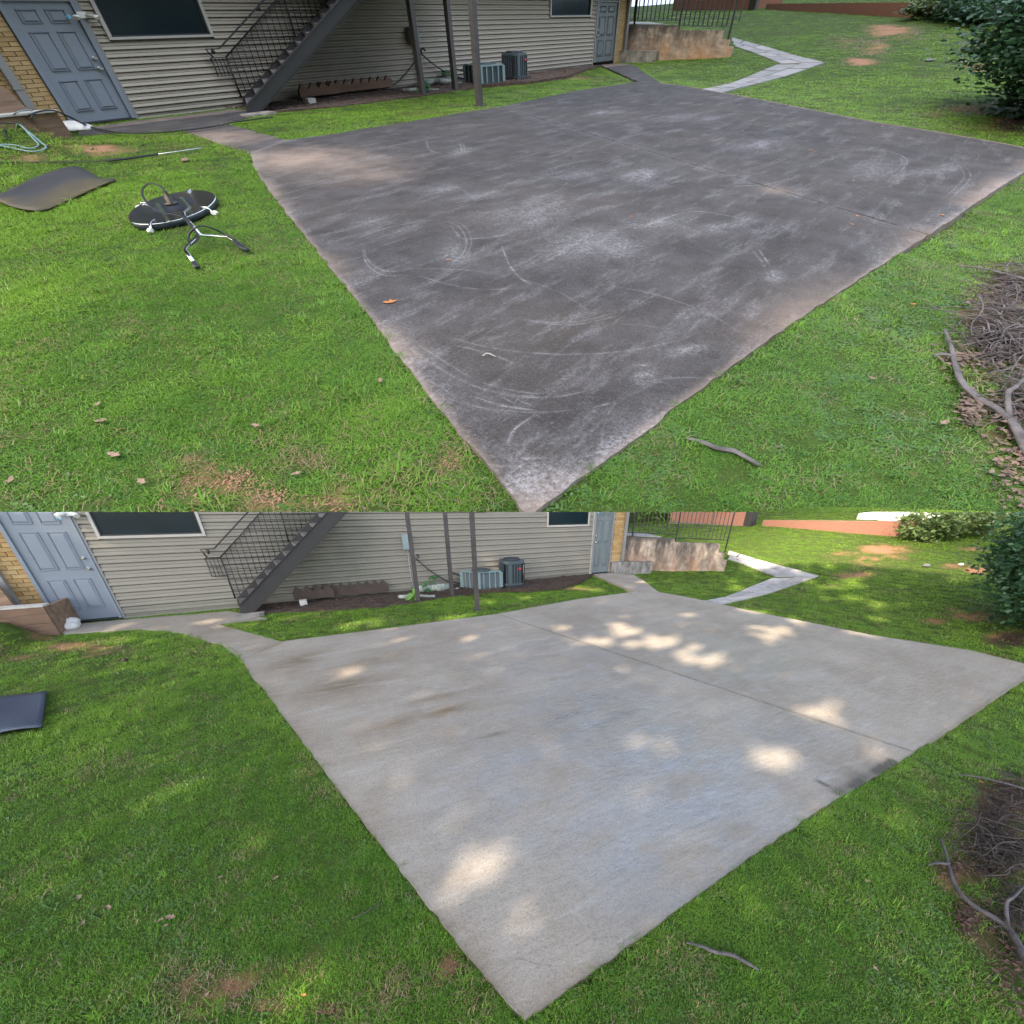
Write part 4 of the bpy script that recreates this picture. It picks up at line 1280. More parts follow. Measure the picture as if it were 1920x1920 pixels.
def build_acs(P):
    up = P.key == 'B'
    C, L, R_ = P.G(903, 165.5)[:2], P.G(873, 160)[:2], P.G(945.5, 160.5)[:2]
    D_ = L + R_ - C
    H_ = P.H(C, 903, 124)
    T = Thing(P, 'air_conditioner', (*C, 0), f'squat pale grey green air conditioner with louvred sides, {P.yard}', 'air conditioner')
    z0 = 0.06
    cs = [C, R_, D_, L]
    body = MB()
    ctr = sum(cs) / 4
    ins = [c + (ctr - c) * 0.05 for c in cs]
    body.hexa([(*c, z0) for c in ins], [(*c, H_ - 0.04) for c in ins])
    T.part('coil', body, S['acdark'])
    fr = MB()
    for c in cs:
        q = c + (ctr - c) * 0.035
        e1 = (cs[1] - cs[0]) / np.linalg.norm(cs[1] - cs[0]) * 0.035
        e2 = (cs[3] - cs[0]) / np.linalg.norm(cs[3] - cs[0]) * 0.035
        fr.hexa([(*(q - e1 - e2), z0), (*(q + e1 - e2), z0), (*(q + e1 + e2), z0), (*(q - e1 + e2), z0)], [(*(q - e1 - e2), H_ - .03), (*(q + e1 - e2), H_ - .03), (*(q + e1 + e2), H_ - .03), (*(q - e1 + e2), H_ - .03)])
    T.part('corner_post', fr, S['ac'])
    cap = MB()
    cap.hexa([(*c, H_ - .029) for c in cs], [(*c, H_ + .01) for c in cs])
    o = T.part('top_panel', cap, S['ac'])
    gr = MB().lathe((*ctr, H_ + .011), [(.26, 0), (.26, .012), (.05, .02)], 20)
    T.part('fan_grille', gr, S['acdark'], parent=o)
    base = MB()
    base.hexa([(*(c + (ctr - c) * -.02), z0 - .03) for c in cs], [(*(c + (ctr - c) * -.02), z0 - .002) for c in cs])
    T.part('base_pan', base, S['acdark'])
    for a, b in ((C, R_), (C, L)):
        nrm = np.array([(b - a)[1], -(b - a)[0]])
        nrm /= np.linalg.norm(nrm)
        if nrm @ (ctr - C) > 0:
            nrm = -nrm
        for i in range(1, 4):
            p = a + (b - a) * (i / 4) + (ctr - (a + b) / 2) * .045
            e = (b - a) / np.linalg.norm(b - a) * .014
            T.part('rib', MB().hexa([(*(p - e), z0), (*(p + e), z0), (*(p + e + nrm * .02), z0), (*(p - e + nrm * .02), z0)], [(*(p - e), H_ - .03), (*(p + e), H_ - .03), (*(p + e + nrm * .02), H_ - .03), (*(p - e + nrm * .02), H_ - .03)]), S['ac'])
        lv = MB()
        for i in range(16):
            z = z0 + .02 + i * (H_ - z0 - .08) / 16
            p, q = a + (ctr - (a + b) / 2) * .055 + (b - a) * .04, b + (ctr - (a + b) / 2) * .055 - (b - a) * .04
            lv.hexa([(*p, z), (*q, z), (*(q + nrm * .008), z), (*(p + nrm * .008), z)], [(*p, z + .014), (*q, z + .014), (*(q + nrm * .003), z + .014), (*(p + nrm * .003), z + .014)])
        T.part('louvre', lv, S['ac2'], kind='stuff')
    # second unit: tall, rounded
    c = P.G(965, 154)[:2]
    w0, w1 = P.W(940.5, 130, c, (1, 0)), P.W(987, 130, c, (1, 0))
    r = 0.4
    for _ in range(4):
        tt = np.array([(c[0] + r * a_, c[1] + r * b_) for a_, b_ in ((1, .7), (1, -.7), (-1, .7), (-1, -.7), (.7, 1), (.7, -1), (-.7, 1), (-.7, -1))])
        xx = P.pix(tt[:, 0], tt[:, 1], np.full(8, .5))[0]
        r *= 46.5 / (xx.max() - xx.min())
    z0 = 0.10
    H2 = P.H(c + np.array([0, -r]), 960, 99)
    T = Thing(P, 'air_conditioner', (*c, 0), f'tall charcoal air conditioner with round fan top, {P.yard}', 'air conditioner')

    def octa(rr, z, k=.30):
        return [(c[0] + sx * (rr if i else rr * (1 - k)), c[1] + sy * (rr * (1 - k) if i else rr), z) for sx, sy, i in ((1, -1, 0), (1, -1, 1), (1, 1, 1), (1, 1, 0), (-1, 1, 0), (-1, 1, 1), (-1, -1, 1), (-1, -1, 0))][::-1]

    b = MB()
    b.prism(octa(r * .95, z0 + .03)[::-1], (0, 0, H2 - z0 - .09))
    T.part('coil', b, S['ac2dark'])
    b = MB()
    b.prism(octa(r, z0)[::-1], (0, 0, .04))
    T.part('base_pan', b, S['ac2'])
    b = MB()
    b.prism(octa(r, H2 - .07)[::-1], (0, 0, .07))
    o = T.part('top_panel', b, S['ac2'])
    T.part('fan_grille', MB().lathe((*c, H2 + .001), [(r * .8, 0), (r * .8, .03), (r * .7, .045), (.06, .03)], 22), S['ac2dark'], parent=o)
    ring = octa(r * .99, 0, .30)
    for i in range(8):
        a, b_ = np.array(ring[i]), np.array(ring[(i + 1) % 8])
        if (a[1] + b_[1]) / 2 > c[1] + r * .6:
            continue
        nn = 5 if np.linalg.norm(a - b_) > r * .8 else 2
        for j in range(nn + 1):
            p = a + (b_ - a) * j / nn
            T.part('rib', MB().box((p[0] - .011, p[1] - .011, z0 + .041), (p[0] + .011, p[1] + .011, H2 - .071)), S['ac2'])
    p = P.W(955, 120, c + np.array([0, -r * .995]), (1, 0))
    T.part('corner_panel', MB().box((c[0] - r * .78, c[1] - r - .012, z0 + .042), (c[0] - r * .40, c[1] - r * .97, H2 - .072)), S['ac2'])
    T.part('badge', MB().box((c[0] + r * .25, c[1] - r - .02, H2 - .22), (c[0] + r * .55, c[1] - r - .008, H2 - .17)), S['red'])
    T.part('valve_strip', MB().box((c[0] + r * .72, c[1] - r - .004, z0 + .06), (c[0] + r * .80, c[1] - r * .9, H2 - .1)), S['steel'])
    T.part('base_pad', MB().box((c[0] - r * 1.05, c[1] - r * 1.12, 0.015), (c[0] + r * 1.22, c[1] + r * 1.1, z0 - .002)), S['plastic'])
    # refrigerant lines
    for nm, L_, rad, lab in (('refrigerant_line', [(786, 97), (812, 120), (840, 138), (858, 147), (874, 152)], .017, f'dark insulated line sloping from the siding down to the air conditioner, {P.yard}'),) + \
            ((('hose_line', [(789, 92), (790, 101), (784, 108), (762, 136), (740, 158), (718, 176)], .015, f'black cable sloping from the spigot down to the mulch, {P.yard}'),) if up else ()):
        pts = [np.array([P.V(x, y, P.Yf - .10)[0], P.Yf - .10 - .0 * i, max(.05, P.V(x, y, P.Yf - .10)[1])]) for i, (x, y) in enumerate(L_)]
        single(P, nm, MB().tube(smooth_path(pts, 5), rad, 6), S['plastic'], pts[0], lab, 'pipe')
    p = [P.G(x, y) for x, y in ((872, 140), (866, 146), (870, 156))]
    pts = [np.array([L[0] - .02, L[1] + .02, .34]), np.array([L[0] - .22, L[1] + .1, .42]), np.array([L[0] - .25, L[1] + .05, .22]), np.array([L[0] - .03, L[1] + .03, .14])]
    single(P, 'power_whip', MB().tube(smooth_path(pts, 5), .02, 6), S['plastic'], pts[0], f'black power whip looping from the squat air conditioner, {P.yard}', 'cable')


def sawtooth(P, px0, px1, rows, n, yoff, mat, name, label, lean=.0, hh=.30):
    a, b = P.G(*px0), P.G(*px1)
    Yb = P.Yf - yoff
    xa, xb = P.V(px0[0], px0[1], Yb)[0], P.V(px1[0], px1[1], Yb)[0]
    z0 = .10
    pts = [(xa, z0), (xb, z0)]
    st = (xb - xa) / n
    for i in range(n):
        x = xb - i * st
        pts += [(x, z0 + hh * .55), (x - st * .62, z0 + hh)]
    pts.append((xa, z0 + hh * .5))
    mb = vertical_board(MB(), pts, Yb, Yb + .045)
    single(P, name, mb, mat, (xa, Yb, 0), label, 'board')


def build_bed_things(P):
    up = P.key == 'B'
    m = S['wood'] if up else S['wooddark']
    sawtooth(P, (600, 186), (740, 173), None, 9, .16, m, 'sawtooth_board', f'long brown sawtooth stair board lying against the siding, {P.yard}', hh=.30)
    sawtooth(P, (566, 188), (640, 182), None, 4, .24, m, 'sawtooth_board', f'short brown sawtooth stair board overlapping the longer one under the stairs, {P.yard}', hh=.31)
    c = P.G(585, 196)
    single(P, 'cinder_block', MB().box((c[0] - .09, c[1] - .06, .0), (c[0] + .05, c[1] + .07, .15)), S['cap'], (c[0], c[1], 0), f'pale block propping up the sawtooth board, {P.yard}', 'concrete block')
    # lichen log, pale branch, short log
    def lay(pxs, r0, r1, z):
        return smooth_path([P.G(x, y) + np.array([0, 0, z]) for x, y in pxs], 5)
    pts = lay([(792, 163), (812, 160), (832, 160), (849, 159)], .1, .1, .10)
    rr = [.10 + random.uniform(-.015, .015) for _ in pts]
    lg = MB().tube(pts, rr, 9)
    single(P, 'fallen_log', lg, S['lichen'], pts[0], f'mossy lichen covered log lying between the first two posts, {P.yard}', 'log')
    pts = lay([(790, 171), (806, 172), (823, 172)], 0, 0, .05)
    single(P, 'pale_branch', MB().tube(pts, .045, 7, .03), S['lichen'], pts[0], f'short pale branch in front of the mossy log, {P.yard}', 'branch')
    pts = lay([(757, 174), (768, 174), (780, 172)], 0, 0, .06)
    single(P, 'short_log', MB().tube(pts, .055, 7), S['lichen'], pts[0], f'short pale log end left of the first post, {P.yard}', 'log')
    pts = lay([(858, 163), (868, 160), (873, 157)], 0, 0, .08)
    single(P, 'stub_log', MB().tube(pts, .05, 7, .03), S['lichen'], pts[0], f'pale log stub right of the middle post, {P.yard}', 'log')
    # broad-leaved plants
    def leaf(T, c, a, sz, mat, tilt):
        ca, sa = math.cos(a), math.sin(a)
        o = [(0, 0), (.28, .34), (.62, .30), (1.0, 0), (.62, -.30), (.28, -.34)]
        vs = [(c[0] + sz * (x * ca - y * sa), c[1] + sz * (x * sa + y * ca), c[2] - tilt * x * sz + .12 * sz * (abs(y) > .1)) for x, y in o]
        T.part('leaf', MB().add(vs, [(0, 1, 2, 3), (0, 3, 4, 5)]), mat)
    for i, (px, lab, n, hgt, mt) in enumerate(((((800, 160), (835, 152)), 'broad dark green leaves on a stem above the mossy log', 9, .42, S['leafg']), (((777, 176), (792, 172)), 'small leafy plant at the foot of the first post', 8, .26, S['leafg'] if up else S['leafy']))):
        a, b = P.G(*px[0]), P.G(*px[1])
        T = Thing(P, 'leafy_plant', (a[0], a[1], 0), f'{lab}, {P.yard}', 'plant')
        pts = smooth_path([(a[0], a[1], 0.0), (a[0] * .7 + b[0] * .3, a[1] - .02, hgt * .7), (b[0], b[1], hgt)], 5)
        T.part('stem', MB().tube(pts, .008, 5), S['leafg'])
        for j in range(n):
            q = pts[int((j + 1.5) / (n + 1.5) * (len(pts) - 1))]
            leaf(T, (q[0] + random.uniform(-.06, .06), q[1] - random.uniform(0, .1), q[2] + random.uniform(-.08, .06)), random.uniform(-2.6, -.5), random.uniform(.15, .22), mt, random.uniform(.3, .8))


for P_ in (B, A):
    build_house(P_)
    build_stairs(P_)
    build_posts(P_)
    build_acs(P_)
    build_bed_things(P_)

# ----------------------------------------------------------------- retaining wall, planter, fence, path


def build_right(P):
    up = P.key == 'B'
    k = MAT[P.key]
    # wall plane: from the house corner to the wall end
    pe = P.G(1362, 108)[:2]
    xc = P.V(1176, 40, P.Yf)[0]
    ps = np.array([xc + .12, P.Yf + .25])
    d = (pe - ps) / np.linalg.norm(pe - ps)
    nb = np.array([-d[1], d[0]])
    if nb[1] < 0:
        nb = -nb
    W = lambda x, y: P.W(x, y, ps, d)
    along = lambda q: (q[:2] - ps) @ d
    zl, zs, zr = W(1180, 46)[2], W(1268, 51)[2], W(1355, 60)[2]
    z1a, z1b = (W(1180, 45.5)[2] + W(1268, 48.5)[2]) / 2, (W(1272, 54)[2] + W(1356, 60)[2]) / 2
    s0, s1, s2 = -0.05, along(W(1270, 60)), along(W(1354, 70))
    s3, s4 = along(W(1365, 80)), along(W(1371, 95))
    z2, z3 = W(1358, 74.5)[2], W(1368, 88.5)[2]
    zb = -0.1

    def block(mb, a, b, za, zt_, t0=0.0, t1=.24):
        A0, B0 = ps + d * a, ps + d * b
        return mb.hexa([(*(A0 + nb * t0), za), (*(B0 + nb * t0), za), (*(B0 + nb * t1), za), (*(A0 + nb * t1), za)],
                       [(*(A0 + nb * t0), zt_), (*(B0 + nb * t0), zt_), (*(B0 + nb * t1), zt_), (*(A0 + nb * t1), zt_)])
    T = Thing(P, 'retaining_wall', (*pe, 0), f'rust stained concrete retaining wall with stepped right end, {P.yard}', 'wall')

    def wc(mb):
        v = np.array(mb.v)
        return dict(wallc=np.stack([v[:, 0], v[:, 1], np.clip((v[:, 2] - P.hill(v[:, 0], v[:, 1]) * .6) / max(.3, z1a), 0, 1)], -1))
    for a, b, zt_ in ((s0, s1, z1a), (s1 + .001, s2, z1b)):
        mb = MB()
        n = 14
        for i in range(n):
            # subdivided vertically so the stain height reads smoothly
            pass
        block(mb, a, b, zb, zt_)
        T.part('wall_section', mb, k['retwall'], attrs=wc(mb))
    for a, b, zt_ in ((s2 + .001, s3, z2), (s3 + .001, s4, z3)):
        mb = block(MB(), a, b, zb, zt_, .0, .30)
        T.part('step', mb, k['retwall'], attrs=wc(mb))
    # terrace fill behind the wall so the lawn meets its top
    mb = MB()
    A0, B0 = ps + d * (s0), ps + d * (s2 + .05)
    M0, E0 = ps + d * s1, ps + d * (s2 + .02)
    za1, zb1 = z1a - .06, z1b - .10
    hE, hE2 = P.hill(*(E0 + nb * .24)) + .03, P.hill(*(E0 + nb * 2.6)) + .03
    mb.hexa([(*(A0 + nb * .241), zb), (*(M0 + nb * .241), zb), (*(M0 + nb * 2.6), zb), (*(A0 + nb * 2.6), zb)],
            [(*(A0 + nb * .241), za1), (*(M0 + nb * .241), zb1), (*(M0 + nb * 2.6), zb1 + .08), (*(A0 + nb * 2.6), za1 + .12)])
    mb.hexa([(*(M0 + nb * .241), zb), (*(E0 + nb * .241), zb), (*(E0 + nb * 2.6), zb), (*(M0 + nb * 2.6), zb)],
            [(*(M0 + nb * .241), zb1), (*(E0 + nb * .241), hE), (*(E0 + nb * 2.6), hE2), (*(M0 + nb * 2.6), zb1 + .08)])
    vv_ = np.array(mb.v)
    single(P, 'terrace', mb, k['soil'], (*pe, 0), None, None, kind='structure', attrs=dict(bare=np.zeros(len(vv_))))
    P.terrace = [A0 + nb * .25, E0 + nb * .25, E0 + nb * 2.6, A0 + nb * 2.6]

    def terz(X, Y):
        q = np.clip(((X - ps[0]) * nb[0] + (Y - ps[1]) * nb[1] - .24) / 2.36, 0, 1)
        f0 = np.interp((X - ps[0]) * d[0] + (Y - ps[1]) * d[1], [s0, s1, s2], [za1, zb1, hE])
        f1 = np.interp((X - ps[0]) * d[0] + (Y - ps[1]) * d[1], [s0, s1, s2], [za1 + .12, zb1 + .08, hE2])
        return np.maximum(f0 + (f1 - f0) * q, P.hill(X, Y))
    P.terz = terz
    mb = MB()
    A0, B0 = ps + d * s0 + nb * .26, ps + d * (s1 * .75) + nb * .26
    mb.prism([(*A0, z1a + .005), (*B0, z1a + .005), (*(B0 - d * .6 + nb * .55), z1a + .05), (*(A0 + nb * .8), z1a + .06)], (0, 0, .03))
    single(P, 'terrace_walkway', mb, k['paver'], (*A0, z1a), None, None, kind='structure')
    # planter
    a, b = P.G(1154, 119)[:2], P.G(1228, 117)[:2]
    zh = P.H(a, 1157, 92)
    zh2 = P.H(b, 1233, 98)
    zh = (zh + zh2) / 2
    e = (b - a) / np.linalg.norm(b - a)
    n2 = np.array([-e[1], e[0]])
    if n2[1] < 0:
        n2 = -n2
    T = Thing(P, 'planter_box', (*a, 0), f'low weathered concrete planter between the door and the retaining wall, {P.yard}', 'planter')
    hb = lambda p, q, t_, za, zt_: MB().hexa([(*p, za), (*q, za), (*(q + t_), za), (*(p + t_), za)], [(*p, zt_), (*q, zt_), (*(q + t_), zt_), (*(p + t_), zt_)])
    T.part('front_wall', hb(a, b, n2 * .13, -.1, zh), k['planter'])
    dep = 0.75
    T.part('side_wall', hb(b - e * .13 + n2 * .131, b + n2 * .131, n2 * dep, -.1, zh - .004), k['planter'])
    T.part('planter_soil', hb(a + n2 * .131, b - e * .131 + n2 * .131, n2 * dep, -.1, zh - .10), k['mulch'])
    stk = MB()
    for i in range(26):
        p = a + (b - a) * random.uniform(.1, .85) + n2 * random.uniform(.2, .8)
        an = random.uniform(0, 6.28)
        L_ = random.uniform(.1, .3)
        stk.tube([(p[0], p[1], zh - .09), (p[0] + math.cos(an) * L_ * .5, p[1] + math.sin(an) * L_ * .5, zh - .02), (p[0] + math.cos(an) * L_, p[1] + math.sin(an) * L_, zh - .07)], .006, 4)
    single(P, 'dead_stems', stk, S['twig'], (*a, zh), None, None, kind='stuff')
    # iron fence on the wall
    T = Thing(P, 'iron_fence', (*(ps + d * s1), z1b), f'black iron picket fence on top of the retaining wall, {P.yard}', 'fence')
    off = nb * .12
    W2 = lambda x, y: P.W(x, y, ps + off, d)
    al2 = lambda q: (q[:2] - ps - off) @ d
    u0, u1, u2 = al2(W2(1190, 40)), al2(W2(1273, 50)), al2(W2(1366, 70))
    ft = 1.25
    pt = lambda s_, z: (*(ps + off + d * s_), z)
    r = .03 if up else .024
    lows = [(W2(1190, 37)[2], W2(1275, 40)[2]), (W2(1276, 46.5)[2], W2(1368, 51)[2])]
    for s_, za, zt_ in ((u0, z1a - .02, z1a + ft), (u1, z1b - .04, z1a + ft), (u2, z2 - .04, z1b + ft)):
        T.part('post', MB().tube([pt(s_, za), pt(s_, zt_)], r, 6, smooth=False), S['black'])
    for (sa, sb), (za, zb_) in zip(((u0 - 1.2, u1), (u1, u2)), lows):
        zl_ = (za + zb_) / 2
        T.part('rail', MB().tube([pt(sa, zl_), pt(sb, zl_)], .014, 5, smooth=False), S['black'])
        zu = zl_ + ft - .25
        T.part('rail', MB().tube([pt(sa, zu), pt(sb, zu)], .014, 5, smooth=False), S['black'])
        n = max(8, int((sb - sa) / (.115 if sa > u0 else .115)))
        me = MB().tube([(0, 0, 0), (0, 0, zu - zl_ + .1)], .017 if up else .0135, 4, smooth=False)
        T.copies('picket', me, S['black'], [pt(sa + (sb - sa) * i / n, zl_) for i in range(1, n)])
    # second fence run further back
    T = Thing(P, 'iron_fence', (*(ps + d * s1 + nb * 2.2), z1b), f'far black iron fence run across the grass behind the first fence, {P.yard}', 'fence')
    off2 = nb * 2.2
    for s_ in (s0, (s0 + s2) / 2, s2):
        zz = z1a + .08
        T.part('post', MB().tube([(*(ps + off2 + d * s_), zz), (*(ps + off2 + d * s_), zz + 1.0)], .018, 5, smooth=False), S['black'])
    for z in (.12, .95):
        T.part('rail', MB().tube([(*(ps + off2 + d * (s0 - .5)), z1a + .08 + z), (*(ps + off2 + d * s2), z1a + .08 + z)], .012, 5, smooth=False), S['black'])
    # paver path: two legs, two stones wide
    T = Thing(P, 'paver_path', P.G(1330, 172), None, None, kind='structure')
    cnt = 0
    polys = []
    for inner, outer, n in (([(1310, 169), (1360, 161), (1413, 140), (1462, 120)], [(1350, 177), (1397, 164), (1480, 142), (1547, 119)], 5),
                            ([(1462, 120), (1413, 100), (1370, 86)], [(1547, 119), (1493, 105), (1430, 87), (1372, 71)], 6)):
        I = smooth_path([P.G(*p) for p in inner], 6)
        O = smooth_path([P.G(*p) for p in outer], 6)
        pick = lambda L_, t_: L_[min(len(L_) - 1, int(round(t_ * (len(L_) - 1))))]
        polys.append(([q[:2] for q in I] + [q[:2] for q in O[::-1]]))
        for i in range(n):
            for c0, c1 in ((0.02, .49), (.51, .98)):
                sh = .0 if c0 < .1 else .35
                t0, t1 = (i + sh + .04) / (n + .35), (i + 1 + sh - .04) / (n + .35)
                if i == 0 and c0 > .1:
                    t0 = 0.01
                qs = []
                for t_, c_ in ((t0, c0), (t1, c0), (t1, c1), (t0, c1)):
                    t_ = min(max(t_, 0), 1) * (len(I) - 1)
                    i0 = min(len(I) - 2, int(t_))
                    p = I[i0] + (I[i0 + 1] - I[i0]) * (t_ - i0)
                    t2 = t_ / (len(I) - 1) * (len(O) - 1)
                    o0 = min(len(O) - 2, int(t2))
                    q = O[o0] + (O[o0 + 1] - O[o0]) * (t2 - o0)
                    qs.append(p + (q - p) * c_)
                zz = random.uniform(.025, .04)
                top = [(q[0], q[1], P.hill(q[0], q[1]) + zz) for q in qs]
                bot = [(x, y, z - .08) for x, y, z in top]
                T.part('paver', MB().hexa(bot, top), k['paver'])
    P.paths = polys
    # far brick wall on the slope
    a, b = P.G(1435, 18), P.G(1706, 33)
    dd = (b - a)[:2] / np.linalg.norm((b - a)[:2])
    ha, hb_ = P.H(a, 1435, 7) - P.hill(*a[:2]), P.H(b, 1716, 4) - P.hill(*b[:2])
    nn = np.array([-dd[1], dd[0]])
    if nn @ (a[:2]) < 0:
        nn = -nn
    zt_ = max(P.H(a, 1435, 7), P.H(b, 1716, 4)) if up else P.H(b, 1700, 12)
    T = Thing(P, 'brick_garden_wall', b, f'long low red brick garden wall beyond the sloping lawn, {P.yard}', 'wall')
    za_, zb2 = (P.H(a, 1435, 7), P.H(b, 1716, 4))
    hB_ = [(*(a[:2]), a[2] - .5), (*(b[:2]), b[2] - .5), (*(b[:2] + nn * .25), b[2] - .5), (*(a[:2] + nn * .25), a[2] - .5)]
    tB_ = [(*(a[:2]), za_), (*(b[:2]), zb2), (*(b[:2] + nn * .25), zb2), (*(a[:2] + nn * .25), za_)]
    T.part('core', MB().hexa(hB_, tB_), k['mortar'])
    # courses of brick joined per row (each only a pixel or two high from here)
    mbr = MB()
    Lw = np.linalg.norm((b - a)[:2])
    rows = 12
    for i in range(rows):
        nb_ = max(6, int(Lw / .24))
        for j in range(nb_):
            t0, t1 = (j + (.5 if i % 2 else 0)) / nb_, (j + (.5 if i % 2 else 0) + .93) / nb_
            if t1 > 1:
                continue
            P0, P1 = a[:2] + (b - a)[:2] * t0, a[:2] + (b - a)[:2] * t1
            zlo = lambda t_: (a[2] - .1) * (1 - t_) + (b[2] - .1) * t_
            zhi = lambda t_: za_ * (1 - t_) + zb2 * t_
            f0, f1 = i / rows, (i + .85) / rows
            q = lambda t_, f: zlo(t_) + (zhi(t_) - zlo(t_)) * f
            mbr.hexa([(*(P0 - nn * .012), q(t0, f0)), (*(P1 - nn * .012), q(t1, f0)), (*(P1 - nn * .001), q(t1, f0)), (*(P0 - nn * .001), q(t0, f0))],
                     [(*(P0 - nn * .012), q(t0, f1)), (*(P1 - nn * .012), q(t1, f1)), (*(P1 - nn * .001), q(t1, f1)), (*(P0 - nn * .001), q(t0, f1))])
    T.part('brick_courses', mbr, k['wall2'], kind='stuff')
    T.part('end_pier', MB().hexa([(*(b[:2] + dd * .001), b[2] - .5), (*(b[:2] + dd * .3), b[2] - .5), (*(b[:2] + dd * .3 + nn * .9), b[2] - .5), (*(b[:2] + dd * .001 + nn * .9), b[2] - .5)],
                                 [(*(b[:2] + dd * .001), zb2 + .02), (*(b[:2] + dd * .3), zb2 + .02), (*(b[:2] + dd * .3 + nn * .9), zb2 + .02), (*(b[:2] + dd * .001 + nn * .9), zb2 + .02)]), k['wall2'])
    # low brick building to the left of the gap
    c0, c1 = P.G(1260, 20), P.G(1402, 18.5)
    T = Thing(P, 'brick_outbuilding', c0, f'low red brick building seen through the fence pickets, {P.yard}', 'building')
    e = (c1 - c0)[:2] / np.linalg.norm((c1 - c0)[:2])
    n3 = np.array([-e[1], e[0]])
    if n3 @ c0[:2] < 0:
        n3 = -n3
    hh = 1.6
    T.part('wall', MB().hexa([(*c0[:2], c0[2] - .4), (*c1[:2], c0[2] - .4), (*(c1[:2] + n3 * 2), c0[2] - .4), (*(c0[:2] + n3 * 2), c0[2] - .4)], [(*c0[:2], c0[2] + hh), (*c1[:2], c0[2] + hh), (*(c1[:2] + n3 * 2), c0[2] + hh), (*(c0[:2] + n3 * 2), c0[2] + hh)]), k['wall2'])
    T.part('plinth', MB().hexa([(*(c0[:2] - n3 * .04), c0[2] - .3), (*(c1[:2] - n3 * .04), c0[2] - .3), (*(c1[:2] - n3 * .002), c0[2] - .3), (*(c0[:2] - n3 * .002), c0[2] - .3)], [(*(c0[:2] - n3 * .04), c0[2] + .1), (*(c1[:2] - n3 * .04), c0[2] + .1), (*(c1[:2] - n3 * .002), c0[2] + .1), (*(c0[:2] - n3 * .002), c0[2] + .1)]), k['mortar'])
    P.far = dict(a=a, b=b, dd=dd, nn=nn, za=za_, zb=zb2)
    if True:
        # dark gate pier in the gap
        g0 = P.G(1412, 19)
        T = single(P, 'gate_pier', MB().box((g0[0] - .1, g0[1] - .1, g0[2] - .2), (g0[0] + .25, g0[1] + .25, g0[2] + 1.1)), S['stair'], g0, f'dark pier in the gap left of the brick garden wall, {P.yard}', 'pier')


# ----------------------------------------------------------------- bushes and trees


def leaf_cloud(c, rad, n, size, seed, squash=None, keep=None, clumps=None, u=None):
    r_ = np.random.default_rng(seed)
    cl = r_.normal(size=(clumps or 40, 3))
    cl /= np.linalg.norm(cl, axis=1)[:, None]
    cl *= r_.uniform(.45, 1.0, (len(cl), 1))
    who = r_.integers(0, len(cl), n)
    p = cl[who] + r_.normal(size=(n, 3)) * .16
    p = p * np.asarray(rad) + np.asarray(c)
    if keep is not None:
        k = keep(p)
        p, who = p[k], who[k]
        n = len(p)
    a = r_.normal(size=(n, 3))
    a[:, 2] *= .5
    a /= np.linalg.norm(a, axis=1)[:, None]
    nrm = r_.normal(size=(n, 3)) + np.array([0, 0, .9])
    b = np.cross(nrm, a)
    b /= np.linalg.norm(b, axis=1)[:, None]
    cc = np.cross(a, b)
    s_ = size * r_.uniform(.6, 1.3, (n, 1))
    v = np.stack([p, p + a * s_ * .5 + b * s_ * .33 + cc * s_ * .07, p + a * s_, p + a * s_ * .5 - b * s_ * .33 + cc * s_ * .07], 1).reshape(-1, 3)
    f = np.arange(4 * n).reshape(n, 4)
    tint = np.repeat(np.clip(r_.uniform(0, 1, n) * .6 + (r_.random(len(cl))[who]) * .5, 0, 1), 4)
    mb = MB()
    mb.v = [tuple(q) for q in v]
    mb.f = [tuple(q) for q in f.tolist()]
    mb.sm = [False] * n
    return mb, tint


def shrub(P, name, base, c, rad, n, size, seed, mat, label, cat, clumps=40, trunk_r=.05, group=None, keep=None):
    T = Thing(P, name, base, label, cat, group)
    mb, tint = leaf_cloud(c, rad, n, size, seed, clumps=clumps, keep=keep)
    T.part('crown', mb, mat, attrs=dict(vtint=tint))
    tr = MB()
    r_ = random.Random(seed)
    for i in range(7):
        q = np.array(c) + np.array([r_.uniform(-.6, .6) * rad[0], r_.uniform(-.6, .6) * rad[1], r_.uniform(-.1, .7) * rad[2]])
        mid = np.array(base) * .5 + q * .5 + np.array([r_.uniform(-.1, .1), r_.uniform(-.1, .1), .1])
        tr.tube(smooth_path([np.array(base) - [0, 0, .05], mid, q], 4), trunk_r, 6, trunk_r * .25)
    T.part('trunk', tr, S['trunk'])
    return T


